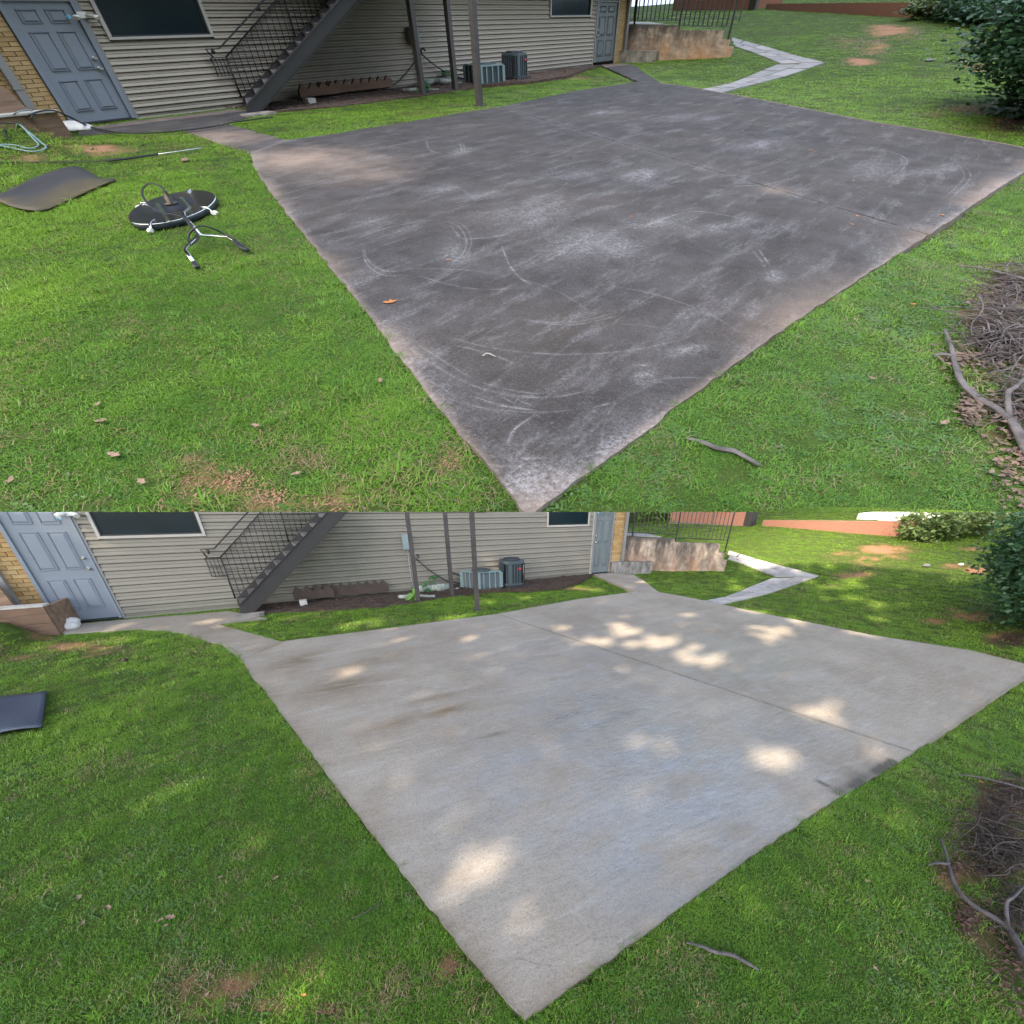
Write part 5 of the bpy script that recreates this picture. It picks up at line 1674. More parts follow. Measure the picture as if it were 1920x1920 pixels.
def build_plants(P):
    up = P.key == 'B'
    # big dark shrub at the right edge
    base = P.G(1935, 228)
    d0 = base[:2] / np.linalg.norm(base[:2])
    top = P.H(base, 1900, -60)
    ctr = np.array([base[0], base[1], base[2] + 0.0])
    side = P.G(1835, 200)
    wr = np.linalg.norm((side - base)[:2]) * 1.15
    hh = (top - base[2]) * .62
    perp = np.array([d0[1], -d0[0]])
    c = np.array([*(base[:2] + perp * wr * (.22 if up else .10) + d0 * wr * .25), base[2] + hh * .98])
    shrub(P, 'large_shrub', base, c, (wr * 1.08, wr * 1.08, hh), 30000, .105, 11, S['bush'], f'large dark glossy leaved shrub at the right edge of the {P.yard}', 'shrub', 90, .05)
    # hedge row upper right, behind the end of the brick wall
    f = P.far
    for i, (x, y, sx, hz, sd) in enumerate(((1745, 36, .9, .95, 5), (1800, 40, .9, 1.1, 6), (1850, 45, 1.0, 1.3, 7))):
        b = P.G(x, y)
        lab = [f'small light green shrub beside the end of the brick garden wall, {P.yard}', f'middle shrub between the brick wall end and the large dark shrub, {P.yard}', f'bushy shrub rising behind the large dark shrub, {P.yard}'][i]
        shrub(P, 'hedge_shrub', b, (b[0], b[1], b[2] + hz * .55), (sx, sx, hz * .62), 2600, .13, sd + (20 if up else 0), S['bush'] if (up and i) else S['hedge'], lab, 'shrub', 40, .03)


def strip(P, mb, tint, X, Y, Z, n, L, w, seed):
    pass


def build_debris(P):
    up = P.key == 'B'
    bark = S['bark'] if up else S['barkwet']
    G = lambda x, y, z=0.0: P.G(x, y, z) + np.array([0, 0, 0])
    # large curved branch
    pts = smooth_path([G(x, y, .05) for x, y in ((1772, 618), (1783, 648), (1790, 680), (1803, 715), (1833, 745), (1868, 765), (1893, 785), (1912, 815), (1935, 860), (1975, 900))], 5)
    n = len(pts)
    rr = [(.0075 + .0115 * min(1, i / n * 1.5)) * random.uniform(.9, 1.1) for i in range(n)]
    T = Thing(P, 'large_branch', pts[0], f'thick curved grey branch lying at the right edge of the {P.yard}', 'branch')
    T.part('limb', MB().tube(pts, rr, 9), bark)
    T.part('side_twig', MB().tube(smooth_path([pts[8], G(1765, 664, .05), G(1750, 668, .04)], 4), .012, 6, .006), bark)
    T.part('side_twig', MB().tube(smooth_path([pts[-16], G(1890, 738, .12), G(1905, 725, .14), G(1930, 700, .1)], 4), .012, 6, .007), bark)
    # upper branch
    pts = smooth_path([G(x, y, .08) for x, y in ((1795, 498), (1840, 503), (1880, 512), (1925, 525), (1980, 550))], 4)
    T = Thing(P, 'upper_branch', pts[0], f'long thin pale branch above the brush pile, {P.yard}', 'branch')
    T.part('limb', MB().tube(pts, .005, 6, .013), bark)
    # dead stick by itself in the lawn
    pts = smooth_path([G(x, y, .03) for x, y in ((1290, 822), (1318, 829), (1345, 840), (1375, 845), (1400, 858), (1425, 872))], 4)
    rr = [.006 + .006 * math.sin(math.pi * i / len(pts)) * random.uniform(.8, 1.2) for i in range(len(pts))]
    single(P, 'dead_stick', MB().tube(pts, rr, 6), bark, pts[0], f'thin crooked stick lying alone on the right lawn of the {P.yard}', 'stick')
    # brush pile: twigs and litter
    mb = MB()
    cs = [(1900, 540, 90, 40), (1880, 600, 70, 40), (1900, 660, 70, 40), (1860, 640, 60, 30), (1915, 760, 50, 60)]
    r_ = random.Random(5)
    for i in range(520):
        x, y, a, b = r_.choice(cs)
        p = P.G(x + r_.gauss(0, a * .5), y + r_.gauss(0, b * .5))
        an, L_ = r_.uniform(0, 6.28), r_.uniform(.05, .26)
        z = r_.uniform(.01, .09)
        dx, dy = math.cos(an) * L_ * .5, math.sin(an) * L_ * .5
        mb.tube([(p[0] - dx, p[1] - dy, p[2] + z), (p[0] + r_.uniform(-.02, .02), p[1] + r_.uniform(-.02, .02), p[2] + z + r_.uniform(0, .04)), (p[0] + dx, p[1] + dy, p[2] + max(.01, z + r_.uniform(-.08, .06)))], r_.uniform(.0012, .0036), 4)
    for i in range(26):
        x, y, a, b = r_.choice([(1890, 545, 40, 30), (1870, 620, 40, 30), (1895, 680, 40, 30), (1850, 600, 30, 20)])
        p = P.G(x + r_.gauss(0, a), y + r_.gauss(0, b))
        an, L_ = r_.uniform(-.6, 3.6), r_.uniform(.25, .6)
        kk = [(p[0] + math.cos(an) * L_ * q + r_.uniform(-.04, .04), p[1] + math.sin(an) * L_ * q + r_.uniform(-.04, .04), p[2] + .07 + r_.uniform(0, .09)) for q in (-.5, -.2, .1, .5)]
        mb.tube(smooth_path(kk, 3), r_.uniform(.004, .0075), 5, .002)
    tag(single(P, 'brush_pile', mb, S['twig'] if up else S['twigdark'], P.G(1890, 600), f'pile of dry twigs and brush at the right edge of the {P.yard}', 'brush pile', kind='stuff'))
    mb = MB()
    cs = [(1870, 600, 70, 60), (1900, 760, 60, 70), (1800, 680, 40, 22), (1815, 770, 20, 30), (1890, 660, 60, 40), (1900, 545, 60, 30), (1905, 860, 50, 90), (1900, 236, 40, 10)]
    for i in range(1500):
        x, y, a, b = r_.choice(cs)
        p = P.G(x + r_.gauss(0, a * .55), y + r_.gauss(0, b * .55))
        an, L_ = r_.uniform(0, 6.28), r_.uniform(.007, .021)
        ca, sa = math.cos(an) * L_, math.sin(an) * L_
        z = p[2] + r_.uniform(.01, .05)
        k1, k2 = r_.uniform(-.5, .5) * L_, r_.uniform(-.5, .5) * L_
        mb.add([(p[0] - ca, p[1] - sa, z), (p[0] + sa * .5, p[1] - ca * .5, z + abs(k1)), (p[0] + ca, p[1] + sa, z + k2 * .4), (p[0] - sa * .5, p[1] + ca * .5, z + abs(k2))], [(0, 1, 2, 3)])
    tag(single(P, 'leaf_litter', mb, S['litter'] if up else S['litterdark'], P.G(1870, 620), f'brown leaf litter under the brush at the right of the {P.yard}', 'leaf litter', kind='stuff'))
    # crumbs of clay on the bare patches
    mb = MB()
    for i in range(1500):
        x, y, a, b, k = r_.choice(BARE[:22])
        p = P.G(x + r_.gauss(0, a * .55), y + r_.gauss(0, b * .55)) if i % 2 else P.G(*[q + r_.gauss(0, w_ * .6) for q, w_ in zip(*r_.choice([((380, 905), (70, 40)), ((445, 895), (44, 18)), ((640, 940), (60, 10)), ((850, 860), (34, 24)), ((510, 930), (40, 18))]))])
        if inpoly(np.array([p[0]]), np.array([p[1]]), P.pad_all)[0]:
            continue
        s_ = r_.uniform(.0015, .0062)
        q = [(p[0] + s_ * math.cos(t_), p[1] + s_ * math.sin(t_) * r_.uniform(.6, 1), p[2] + r_.uniform(0, .004)) for t_ in (0, 1.4, 2.9, 4.4)]
        mb.add(q + [(p[0] + r_.uniform(-.4, .4) * s_, p[1], p[2] + s_ * 1.1)], [(0, 1, 4), (1, 2, 4), (2, 3, 4), (3, 0, 4)])
    tag(single(P, 'clay_crumbs', mb, S['claycrumb'] if up else S['claydamp'], P.G(400, 900), f'loose clay crumbs on the bare patches of the {P.yard}', 'soil', kind='stuff'))
    # single fallen leaves
    def fallen(x, y, sz, mat, label, group, onpad):
        sz *= .55 if onpad else .5
        p = P.G(x, y)
        an = r_.uniform(0, 6.28)
        z = ZP + .004 if onpad else p[2] + .035
        mb = MB()
        o = [(-1, 0), (-.55, .38), (-.1, .25), (.1, .62), (.42, .3), (1, .05), (.45, -.28), (.15, -.6), (-.1, -.3), (-.6, -.33)]
        vs = [(p[0] + sz * (q * math.cos(an) - w_ * math.sin(an)), p[1] + sz * (q * math.sin(an) + w_ * math.cos(an)), z + sz * (.1 + .5 * w_ * w_ + .22 * q * q)) for q, w_ in o]
        ctr = (p[0], p[1], z)
        mb.add(vs + [ctr], [(i, (i + 1) % 10, 10) for i in range(10)])
        single(P, 'fallen_leaf', mb, mat, (p[0], p[1], z), label, 'leaf', group)
    if up:
        fallen(733, 572, .07, S['leafo'], 'curled orange leaf near the left edge of the dark stained slab', None, True)
        og = 'orange leaves on the dark stained slab'
        for x, y, s_, lab in ((1478, 247, .055, 'orange leaf on the far slab panel, left of the other far leaves'), (1515, 293, .06, 'orange leaf on the far panel below the middle of its far edge'),
                              (1597, 268, .05, 'orange leaf on the far panel close under the lawn edge'), (1650, 246, .05, 'orange leaf touching the far lawn edge of the dark stained slab'), (1390, 255, .04, 'tiny leaf nearest the house on the far slab panel'),
                              (1600, 420, .04, 'upper one of two orange leaves just before the slab joint at right'), (1757, 418, .045, 'orange leaf at the right end of the slab joint by the grass'), (841, 492, .03, 'tiny orange leaf beside the curved scratch at left of the dark stained slab'),
                              (1183, 410, .035, 'tiny leaf alone in the middle of the dark stained slab'), (1590, 436, .035, 'lower one of two orange leaves just before the slab joint at right'), (1594, 352, .035, 'small orange leaf in the middle of the far slab panel')):
            fallen(x, y, s_, S['leafo'], lab, og, True)
        for x, y, s_, lab in ((222, 860, .055, 'largest tan leaf in the left lawn of the upper yard, above the bare clay'), (197, 796, .045, 'middle of three tan leaves in a rising row at lower left of the upper lawn'), (190, 765, .035, 'topmost tan leaf of the rising row at lower left of the upper lawn'),
                              (30, 907, .04, 'tan leaf at the far left edge of the upper lawn'), (485, 805, .04, 'tan leaf in the upper lawn above and right of the bare clay'), (715, 720, .04, 'tan leaf in the grass close to the left edge of the dark stained slab'),
                              (273, 910, .045, 'tan leaf at the left border of the bare clay in the upper lawn'), (560, 895, .035, 'tan leaf right of the bare clay in the upper lawn'), (1630, 716, .035, 'tan leaf alone in the right lawn of the upper yard'), (1763, 800, .05, 'tan leaf in the grass just left of the thick curved branch, upper yard')):
            fallen(x, y, s_, S['leaft'], lab, 'tan leaves in the upper lawn', False)
        fallen(1707, 577, .035, S['leafo'], 'bright orange leaf in the grass left of the brush pile', None, False)
        fallen(1810, 575, .05, S['leaft'], 'pale pink brown leaf in front of the brush pile', None, False)
        c = P.G(918, 677)
        single(P, 'pale_twig', MB().tube(smooth_path([P.G(906, 677) + [0, 0, .05], P.G(916, 674) + [0, 0, .058], P.G(930, 679) + [0, 0, .05]], 4), (.004), 6, .002), S['cap'], c, 'short curved pale twig on the dark stained slab', 'twig')
        c = P.G(349, 305)
        single(P, 'pine_cone', MB().blob((c[0], c[1], c[2] + .04), (.04, .04, .035), 4), S['leaft'], c, 'small tan pine cone in the grass beside the wand', 'pine cone')
        for x, y in ((1000, 782), (960, 865)):
            pass
    else:
        for x, y, s_, lab in ((330, 775, .065, 'largest brown leaf of the cluster in the left lawn of the lower yard'), (160, 738, .05, 'brown leaf at the top left of the leaves in the lower left lawn'), (215, 757, .045, 'brown leaf between the leftmost leaves and the large one, lower lawn'),
                              (165, 785, .035, 'small brown leaf lowest at far left of the lower lawn'), (310, 780, .035, 'small brown leaf touching the left of the largest one, lower lawn'), (420, 698, .035, 'small brown leaf left of its pair in the middle of the lower left lawn'),
                              (522, 697, .04, 'small brown leaf nearer the slab of the pair in the lower left lawn'), (395, 920, .04, 'brown leaf lying on the bare clay of the lower left lawn'), (325, 518, .035, 'tiny brown leaf alone in the grass right of the blue mat'),
                              (1627, 705, .04, 'brown leaf alone in the right lawn between slab and branch, lower yard'), (1640, 870, .035, 'small pale leaf in the bottom right lawn of the lower yard'), (320, 790, .03, 'tiny brown leaf just below the largest one, lower lawn')):
            fallen(x, y, s_, S['leaft'], lab, 'brown leaves in the lower lawn', False)
        fallen(1840, 518, .05, S['leafo'], 'bright orange leaf in front of the lower brush pile', None, False)
        fallen(578, 920, .03, S['leafo'], 'small orange leaf in the grass left of the slab tip of the lower yard', None, False)
        pts = smooth_path([P.g(660, 1722, .03), P.g(690, 1708, .035), P.g(715, 1693, .03)], 4)
        single(P, 'grass_stalk', MB().tube(pts, .004, 5), S['twig'], pts[0], 'thin brown stalk in the grass left of the clean pale slab', 'stalk')
        c = P.g(236, 1241)
        single(P, 'pine_cone', MB().blob((c[0], c[1], c[2] + .04), (.035, .035, .03), 4), S['litterdark'], c, 'small dark pine cone in the left grass of the lower yard', 'pine cone')
    # stones on the slope
    for i, (x, y, sz, lab) in enumerate(((1742, 115, .16, 'grey stone with a twig in the middle of the sloping lawn'), (1806, 118, .10, 'pale stone beside the bare patch near the large shrub'))):
        c = P.G(x, y)
        single(P, 'field_stone', MB().blob((c[0], c[1], c[2] + .03), (sz, sz * .6, sz * .35), 7 + i), S['cinder'] if i == 0 else S['rock'], c, f'{lab}, {P.yard}', 'stone')


def build_left(P):
    up = P.key == 'B'
    # timber retaining wall with pale cap
    br = P.G(137, 257)
    Yw = br[1]
    tx, tz = P.V(100, 210, Yw)
    xr = br[0]
    tz = max(.25, tz)
    xl = xr - 3.2
    T = Thing(P, 'timber_wall', (xr, Yw, 0), f'low brown timber retaining wall left of the blue grey door, {P.yard}', 'wall')
    h3 = tz / 2
    for i in range(2):
        T.part('plank', MB().box((xl, Yw, -.06 + i * (h3 + .03)), (xr - .004 * i, Yw + .05, h3 - .035 + i * (h3 + .03))), S['timber'] if up else S['wood'])
    T.part('end_post', MB().box((xr - .09, Yw + .051, -.06), (xr - .002, Yw + .14, tz - .01)), S['timber'])
    T.part('cap_board', MB().box((xl, Yw - .02, tz - .002), (xr + .01, Yw + .15, tz + .03)), S['cap'])
    T.part('return_plank', MB().box((xr - .05, Yw + .141, -.06), (xr - .005, Yw + .9, tz - .02)), S['timber'])
    # upper plank against the brick further left, and a grey block
    px, pz = P.V(14, 165, P.Yf - .35)
    single(P, 'leaning_board', MB().hexa([(px - 1.1, P.Yf - .40, 0), (px + .12, P.Yf - .40, 0), (px + .12, P.Yf - .36, 0), (px - 1.1, P.Yf - .36, 0)], [(px - 1.1, P.Yf - .30, pz), (px, P.Yf - .30, pz), (px, P.Yf - .26, pz), (px - 1.1, P.Yf - .26, pz)]), S['timber'], (px, P.Yf - .4, 0), f'brown board leaning on the brick beside the downspout, {P.yard}', 'board')
    if up:
        c = P.G(8, 214)
        single(P, 'cinder_block', MB().box((c[0] - .5, c[1] + .05, 0), (c[0] + .02, c[1] + .25, .24)), S['cinder'], c, 'dark grey block behind the timber wall at far left of the upper yard', 'concrete block')
    # white rock at the end of the wall
    c = P.G(137, 252)
    c0 = P.G(128, 250)
    mb = MB().blob((c0[0] + .12, c0[1] + .14, .07), (.17, .20, .11), 5, 9, 7, .12)
    mb.blob((c0[0] + .20, c0[1] + .03, .05), (.13, .12, .075), 6, 8, 6, .12)
    single(P, 'white_rock', mb, S['rock'], (c0[0], c0[1], 0), f'rounded white rock between the timber wall end and the door, {P.yard}', 'rock')
    c = P.G(54, 238)
    single(P, 'dead_leaf', MB().blob((c[0], c[1], .10), (.07, .05, .05), 9, 7, 5, .35), S['leaft'] if up else S['rock'], c, f'crumpled pale dead leaf on the grass before the timber wall, {P.yard}', 'leaf')
    if not up:
        # flat blue mat
        q = [P.g(-70, 1322), P.g(91, 1301), P.g(84, 1371), P.g(-75, 1392)]
        nX, nY = 14, 10
        mb = MB()
        vs = []
        for j in range(nY + 1):
            for i in range(nX + 1):
                s_, t_ = i / nX, j / nY
                p = (q[0] * (1 - s_) + q[1] * s_) * (1 - t_) + (q[3] * (1 - s_) + q[2] * s_) * t_
                vs.append((p[0], p[1], p[2] + .055 + .02 * math.sin(5 * s_ + 1) * math.sin(4 * t_ + .5) ))
        o = len(vs)
        vs2 = [(x, y, z - .012) for x, y, z in vs]
        fs = [(j * (nX + 1) + i, (j + 1) * (nX + 1) + i, (j + 1) * (nX + 1) + i + 1, j * (nX + 1) + i + 1) for j in range(nY) for i in range(nX)]
        bd = [i for i in range(nX + 1)] + [j * (nX + 1) + nX for j in range(1, nY + 1)] + [nY * (nX + 1) + i for i in range(nX - 1, -1, -1)] + [j * (nX + 1) for j in range(nY - 1, 0, -1)]
        mb.add(vs + vs2, fs + [tuple(o + i for i in f[::-1]) for f in fs] + [(bd[k], bd[(k + 1) % len(bd)], o + bd[(k + 1) % len(bd)], o + bd[k]) for k in range(len(bd))], True)
        single(P, 'rubber_mat', mb, S['matblue'], q[1], 'flat dark blue ribbed mat on the grass at the left edge of the lower yard', 'mat')
        return
    # --- upper yard only: curled mat
    topE = [(0, 366), (35, 350), (70, 334), (115, 318), (143, 312), (163, 319), (188, 333), (216, 336)]
    botE = [(-12, 372), (8, 382), (35, 389), (75, 391), (110, 378), (150, 361), (185, 348), (214, 338)]
    zt = [.03, .05, .06, .09, .12, .10, .06, .045]
    zb = [.10, .08, .06, .06, .06, .07, .06, .045]
    n = len(topE)
    rows = 9
    tp = [P.G(x, y, z) for (x, y), z in zip(topE, zt)]
    bp = [P.G(x, y, z) for (x, y), z in zip(botE, zb)]
    tp, bp = smooth_path(tp, 3), smooth_path(bp, 3)
    vs, dirt = [], []
    for j in range(rows + 1):
        for i in range(len(tp)):
            p = tp[i] * (1 - j / rows) + bp[i] * (j / rows)
            vs.append(p + np.array([0, 0, .02 * math.sin(j * .9 + i * .25)]))
            s_ = i / (len(tp) - 1)
            dirt.append(min(1, max(0, (j / rows - .38) * 1.5 - .5 * math.exp(-((s_ - .3) / .16) ** 2) + .1 + .2 * (s_ > .75))))
    m = len(tp)
    fs = [(j * m + i, j * m + i + 1, (j + 1) * m + i + 1, (j + 1) * m + i) for j in range(rows) for i in range(m - 1)]
    o = len(vs)
    vs2 = [np.array(v) - [0, 0, .015] for v in vs]
    bd = list(range(m)) + [j * m + m - 1 for j in range(1, rows + 1)] + [rows * m + i for i in range(m - 2, -1, -1)] + [j * m for j in range(rows - 1, 0, -1)]
    mb = MB().add(vs + vs2, fs + [tuple(o + i for i in f[::-1]) for f in fs] + [(bd[(k + 1) % len(bd)], bd[k], o + bd[k], o + bd[(k + 1) % len(bd)]) for k in range(len(bd))], True)
    single(P, 'rubber_mat', mb, S['mat'], tp[4], 'curled black moulded mat caked with mud on the grass, upper yard', 'mat', attrs=dict(dirt=dirt + dirt))
    # hoses
    def hose(name, L_, r, mat, label, cat='hose'):
        pts = []
        for x, y, z in L_:
            if z == 'w':
                q = P.V(x, y, P.Yw - .05)
                pts.append(np.array([q[0], P.Yw - .05, q[1] + .01]))
            else:
                q = P.G(x, y, z)
                pts.append(q + [0, 0, float(P.mound(q[0], q[1]))])
        pts = smooth_path(pts, 5)
        return single(P, name, MB().tube(pts, r, 7), mat, pts[0], label, cat)
    hose('teal_hose', [(-30, 240, .05), (0, 228, .1), (28, 214, 'w'), (50, 207, 'w'), (60, 209, 'w'), (61, 222, 'w'), (57, 243, .1), (55, 256, .06), (66, 268, .05), (82, 276, .05), (91, 282, .05), (84, 287, .05), (60, 290, .05), (20, 286, .05), (-30, 283, .05)], .0095, S['hose'], 'teal hose draped over the timber wall and coiled on the grass')
    hose('teal_hose', [(-30, 262, .05), (0, 261, .05), (28, 263, .05), (56, 264, .05), (72, 274, .05), (78, 281, .05), (60, 286, .05), (30, 283, .05), (-20, 287, .05)], .0095, S['hose'], 'second teal hose loop lying nearer the mat')
    hose('dark_hose', [(-30, 268, .05), (10, 269, .05), (45, 265, .05), (58, 263, .06), (30, 259, .05), (18, 255, .05), (28, 270, .05), (26, 278, .05)], .010, S['plastic'], 'dark thin hose tangled among the teal hose loops')
    hose('black_hose', [(-30, 238, .06), (0, 235, .08), (30, 230, .15), (52, 219, 'w'), (75, 210, 'w'), (100, 208, 'w'), (128, 219, 'w'), (165, 236, .09), (205, 246, .065), (245, 250, .065), (290, 249, .065), (340, 245, .06), (400, 237, .06), (440, 229, .06), (490, 222, .06), (512, 219, .06)], .014, S['rubber'], 'long black hose running from the timber wall along the walkway edge')
    hose('orange_hose', [(-20, 242, .05), (0, 234, .1), (8, 229, .12), (14, 224, .12)], .028, S['orange'], 'short thick orange hose end at the left edge')
    # spray wand
    T = Thing(P, 'spray_wand', P.G(200, 301), 'long black and silver pressure washer wand lying on the grass', 'wand')
    a, b, c = P.G(200, 301, .06), P.G(232, 298, .06), P.G(296, 289, .06)
    T.part('grip', MB().tube([a, a * .6 + b * .4, b], [.02, .022, .016], 8), S['rubber'])
    gm = MB()
    pts = [b + (c - b) * i / 24 for i in range(25)]
    gm.tube(pts, [.020 if i % 2 else .015 for i in range(25)], 8)
    T.part('lance_sleeve', gm, S['rubber'])
    T.part('lance', MB().tube([c, P.G(379, 277, .06)], .009, 7), S['steel'])
    T.part('tail_hose', MB().tube(smooth_path([a, P.G(170, 303, .05), P.G(110, 303, .05), P.G(40, 304, .05), P.G(-20, 304, .05)], 5), .008, 6), S['rubber'])
    # surface cleaner
    l, r = P.G(244, 396, .09), P.G(399, 378, .09)
    tpx, bpx = P.G(354, 357, .09), P.G(300, 417, .09)
    c = (l + r) / 2
    rad = np.linalg.norm((r - l)[:2]) / 2
    c2 = (tpx + bpx) / 2
    c = np.array([*((c[:2] + c2[:2]) / 2), 0.0])
    zT = .09
    R2 = np.linalg.norm((tpx - bpx)[:2]) / 2
    T = Thing(P, 'surface_cleaner', c, 'round black surface cleaner with steel handles resting on the grass', 'surface cleaner')
    EX, EY = (r - l)[:2] / 2, (tpx - bpx)[:2] / 2
    if EX[0] * EY[1] - EX[1] * EY[0] < 0:
        EY = -EY
    mp = lambda a_, b_: c[:2] + EX * a_ + EY * b_
    deck = MB().lathe((c[0], c[1], 0), [(.985, .022), (1, .03), (1, zT - .01), (.986, zT), (.985, zT + .0004), (.97, zT + .0006), (.955, zT + .0008), (.5, zT + .003), (.06, zT + .007)], 40, True, EX, EY)
    T.part('deck', deck, S['disc'])
    T.part('trim_ring', MB().lathe((c[0], c[1], 0), [(1.004, zT - .012), (1.008, zT - .006), (1.004, zT - .001), (.99, zT + .003)], 40, True, EX, EY), S['steel'])
    sk = MB()
    for i in range(170):
        t_ = 2 * math.pi * i / 170
        x, y = mp(.985 * math.cos(t_), .985 * math.sin(t_))
        sk.tube([(x, y, (.04)), (x + random.uniform(-.01, .01), y + random.uniform(-.01, .01), .004)], .0035, 4)
    T.part('brush_skirt', sk, S['rubber'], kind='stuff')
    for x, y in ((286, 424), (407, 396), (243, 384), (366, 355)):
        q = P.G(x, y, .06)
        v = (q - c)[:2]
        ab = np.linalg.solve(np.array([EX, EY]).T, v)
        ab /= np.linalg.norm(ab)
        v /= np.linalg.norm(v)
        rim = mp(*ab)
        e = rim + v * .035
        i0 = mp(*(ab * .84))
        cm = MB().tube([(*i0, zT + .014), (*(rim + v * .008), zT + .012), (*e, zT - .04), (*e, .05)], .009, 6)
        cb = T.part('caster_bracket', cm, S['steel'])
        w = np.array([-v[1], v[0]])
        T.part('caster_wheel', MB().tube([(*(e - w * .012 + v * .02), .04), (*(e + w * .012 + v * .02), .04)], .024, 12), S['white'] if y > 380 else S['rubber'], parent=cb)
    zM = zT + .03
    m1, m2 = P.G(294, 381, zM + .02), P.G(339, 371, zM + .02)
    j = P.G(345, 405, zM + .10)
    k_ = P.G(370, 436, zM + .20)
    k_ = P.G(372, 437, .16)
    fr = MB()
    rt = .0105
    fr.tube([m1, P.G(308, 399, zM + .05), P.G(330, 401, zM + .07), j], rt, 8)
    fr.tube([m2, P.G(356, 388, zM + .06), P.G(344, 399, zM + .08), j], rt, 8)
    hd = T.part('handle_frame', fr, S['steel'])
    fr = MB()
    fr.tube([j, k_], rt * 1.15, 8)
    fr.tube([k_, P.G(380, 441, .13), P.G(426, 443, .10), P.G(441, 452, .09)], rt, 8)
    fr.tube([k_, P.G(367, 446, .13), P.G(350, 462, .10), P.G(347, 469, .09), P.G(363, 491, .06)], rt, 8)
    T.part('handle_bar', fr, S['steel'], parent=hd)
    T.part('grip', MB().tube([P.G(363, 491, .06), P.G(370, 502, .05)], .0145, 8), S['rubber'], parent=hd)
    T.part('trigger_gun', MB().tube([P.G(439, 450, .09), P.G(446, 456, .08), P.G(455, 463, .07), P.G(465, 470, .05)], [.015, .019, .018, .012], 8), S['rubber'], parent=hd)
    sw = MB().lathe((*P.G(322, 384, zT)[:2], zT + .014), [(.045, 0), (.045, .015), (.024, .02), (.024, .09), (.014, .095), (.014, .13)], 14)
    T.part('swivel', sw, S['brass'])
    s0 = P.G(319, 373, .26)
    hs = smooth_path([P.G(322, 382, .22), P.G(317, 370, .30), P.G(308, 357, .38), P.G(296, 347, .42), P.G(281, 344, .40), P.G(269, 352, .36), P.G(267, 365, .30), P.G(274, 378, .24), P.G(288, 391, .20), P.G(307, 399, .22), P.G(328, 402, .23), P.G(343, 407, .23), P.G(355, 420, .21), P.G(369, 437, .18), P.G(370, 448, .15), P.G(357, 459, .12), P.G(353, 446, .16), P.G(358, 434, .22), P.G(369, 426, .26), P.G(383, 424, .25), P.G(403, 430, .2), P.G(423, 440, .13), P.G(440, 450, .1)], 5)
    T.part('pressure_hose', MB().tube(hs, .0078, 7), S['rubber'])


for P_ in (B, A):
    build_right(P_)
    build_plants(P_)
    build_debris(P_)
    build_left(P_)

# parked white cars beyond the brick wall of the lower yard
f = A.far
for i, (x, wd) in enumerate(((1690, 1.5),)):
    b = A.g(x, 985)
    off = f['nn'] * 1.3
    c = np.array([b[0] + off[0], b[1] + off[1], 0])
    z = A.hill(c[0], c[1]) - .62
    T = Thing(A, 'parked_car', (c[0], c[1], z), 'white parked car half hidden beyond the brick garden wall, lower yard', 'car')
    dd = f['dd']
    nn = f['nn']
    P3 = lambda s_, t_, zz: (*(c[:2] + dd * s_ + nn * t_), z + zz)
    prof = [(-wd, .25), (-wd, .75), (-wd * .6, .85), (-wd * .35, 1.25), (wd * .35, 1.25), (wd * .62, .85), (wd, .75), (wd, .25)]
    T.part('body', MB().prism([P3(s_, -.7, zz) for s_, zz in prof], (*(nn * 1.5), 0)), S['carw'])
    T.part('side_window', MB().prism([P3(s_, -.705, zz) for s_, zz in ((-wd * .55, .88), (-wd * .33, 1.18), (wd * .33, 1.18), (wd * .56, .88))], (*(nn * -.01), 0)), S['glass2'])
    for s_ in (-wd * .62, wd * .62):
        T.part('wheel', MB().tube([P3(s_, -.73, .28), P3(s_, -.55, .28)], .28, 14), S['rubber'])

# ----------------------------------------------------------------- grass


def blade_clump(name, n, spread, lo, hi, w, lean, seed, mat, u):
    r_ = np.random.default_rng(seed)
    vs, fs, tint = [], [], []
    for i in range(n):
        a = r_.uniform(0, 6.28)
        rr = spread * math.sqrt(r_.random())
        p = np.array([rr * math.cos(a), rr * math.sin(a), -.004])
        b = r_.uniform(0, 6.28)
        d = np.array([math.cos(b), math.sin(b), 0])
        sd = np.array([-d[1], d[0], 0])
        L = r_.uniform(lo, hi)
        ln = r_.uniform(*lean)
        m = p + d * L * .30 * ln + np.array([0, 0, L * .62])
        t_ = p + d * L * (.35 + .75 * ln) * .8 + np.array([0, 0, L * (1.0 - .55 * ln)])
        ww = w * r_.uniform(.7, 1.2)
        o = len(vs)
        vs += [p - sd * ww, p + sd * ww, m + sd * ww * .85, m - sd * ww * .85, t_]
        fs += [(o, o + 1, o + 2, o + 3), (o + 3, o + 2, o + 4)]
        tint += [r_.random()] * 5
    me = bpy.data.meshes.new(name)
    me.from_pydata((np.array(vs) * u).tolist(), [], fs)
    me.materials.append(mat)
    a = me.attributes.new('vtint', 'FLOAT', 'POINT')
    a.data.foreach_set('value', tint)
    return me


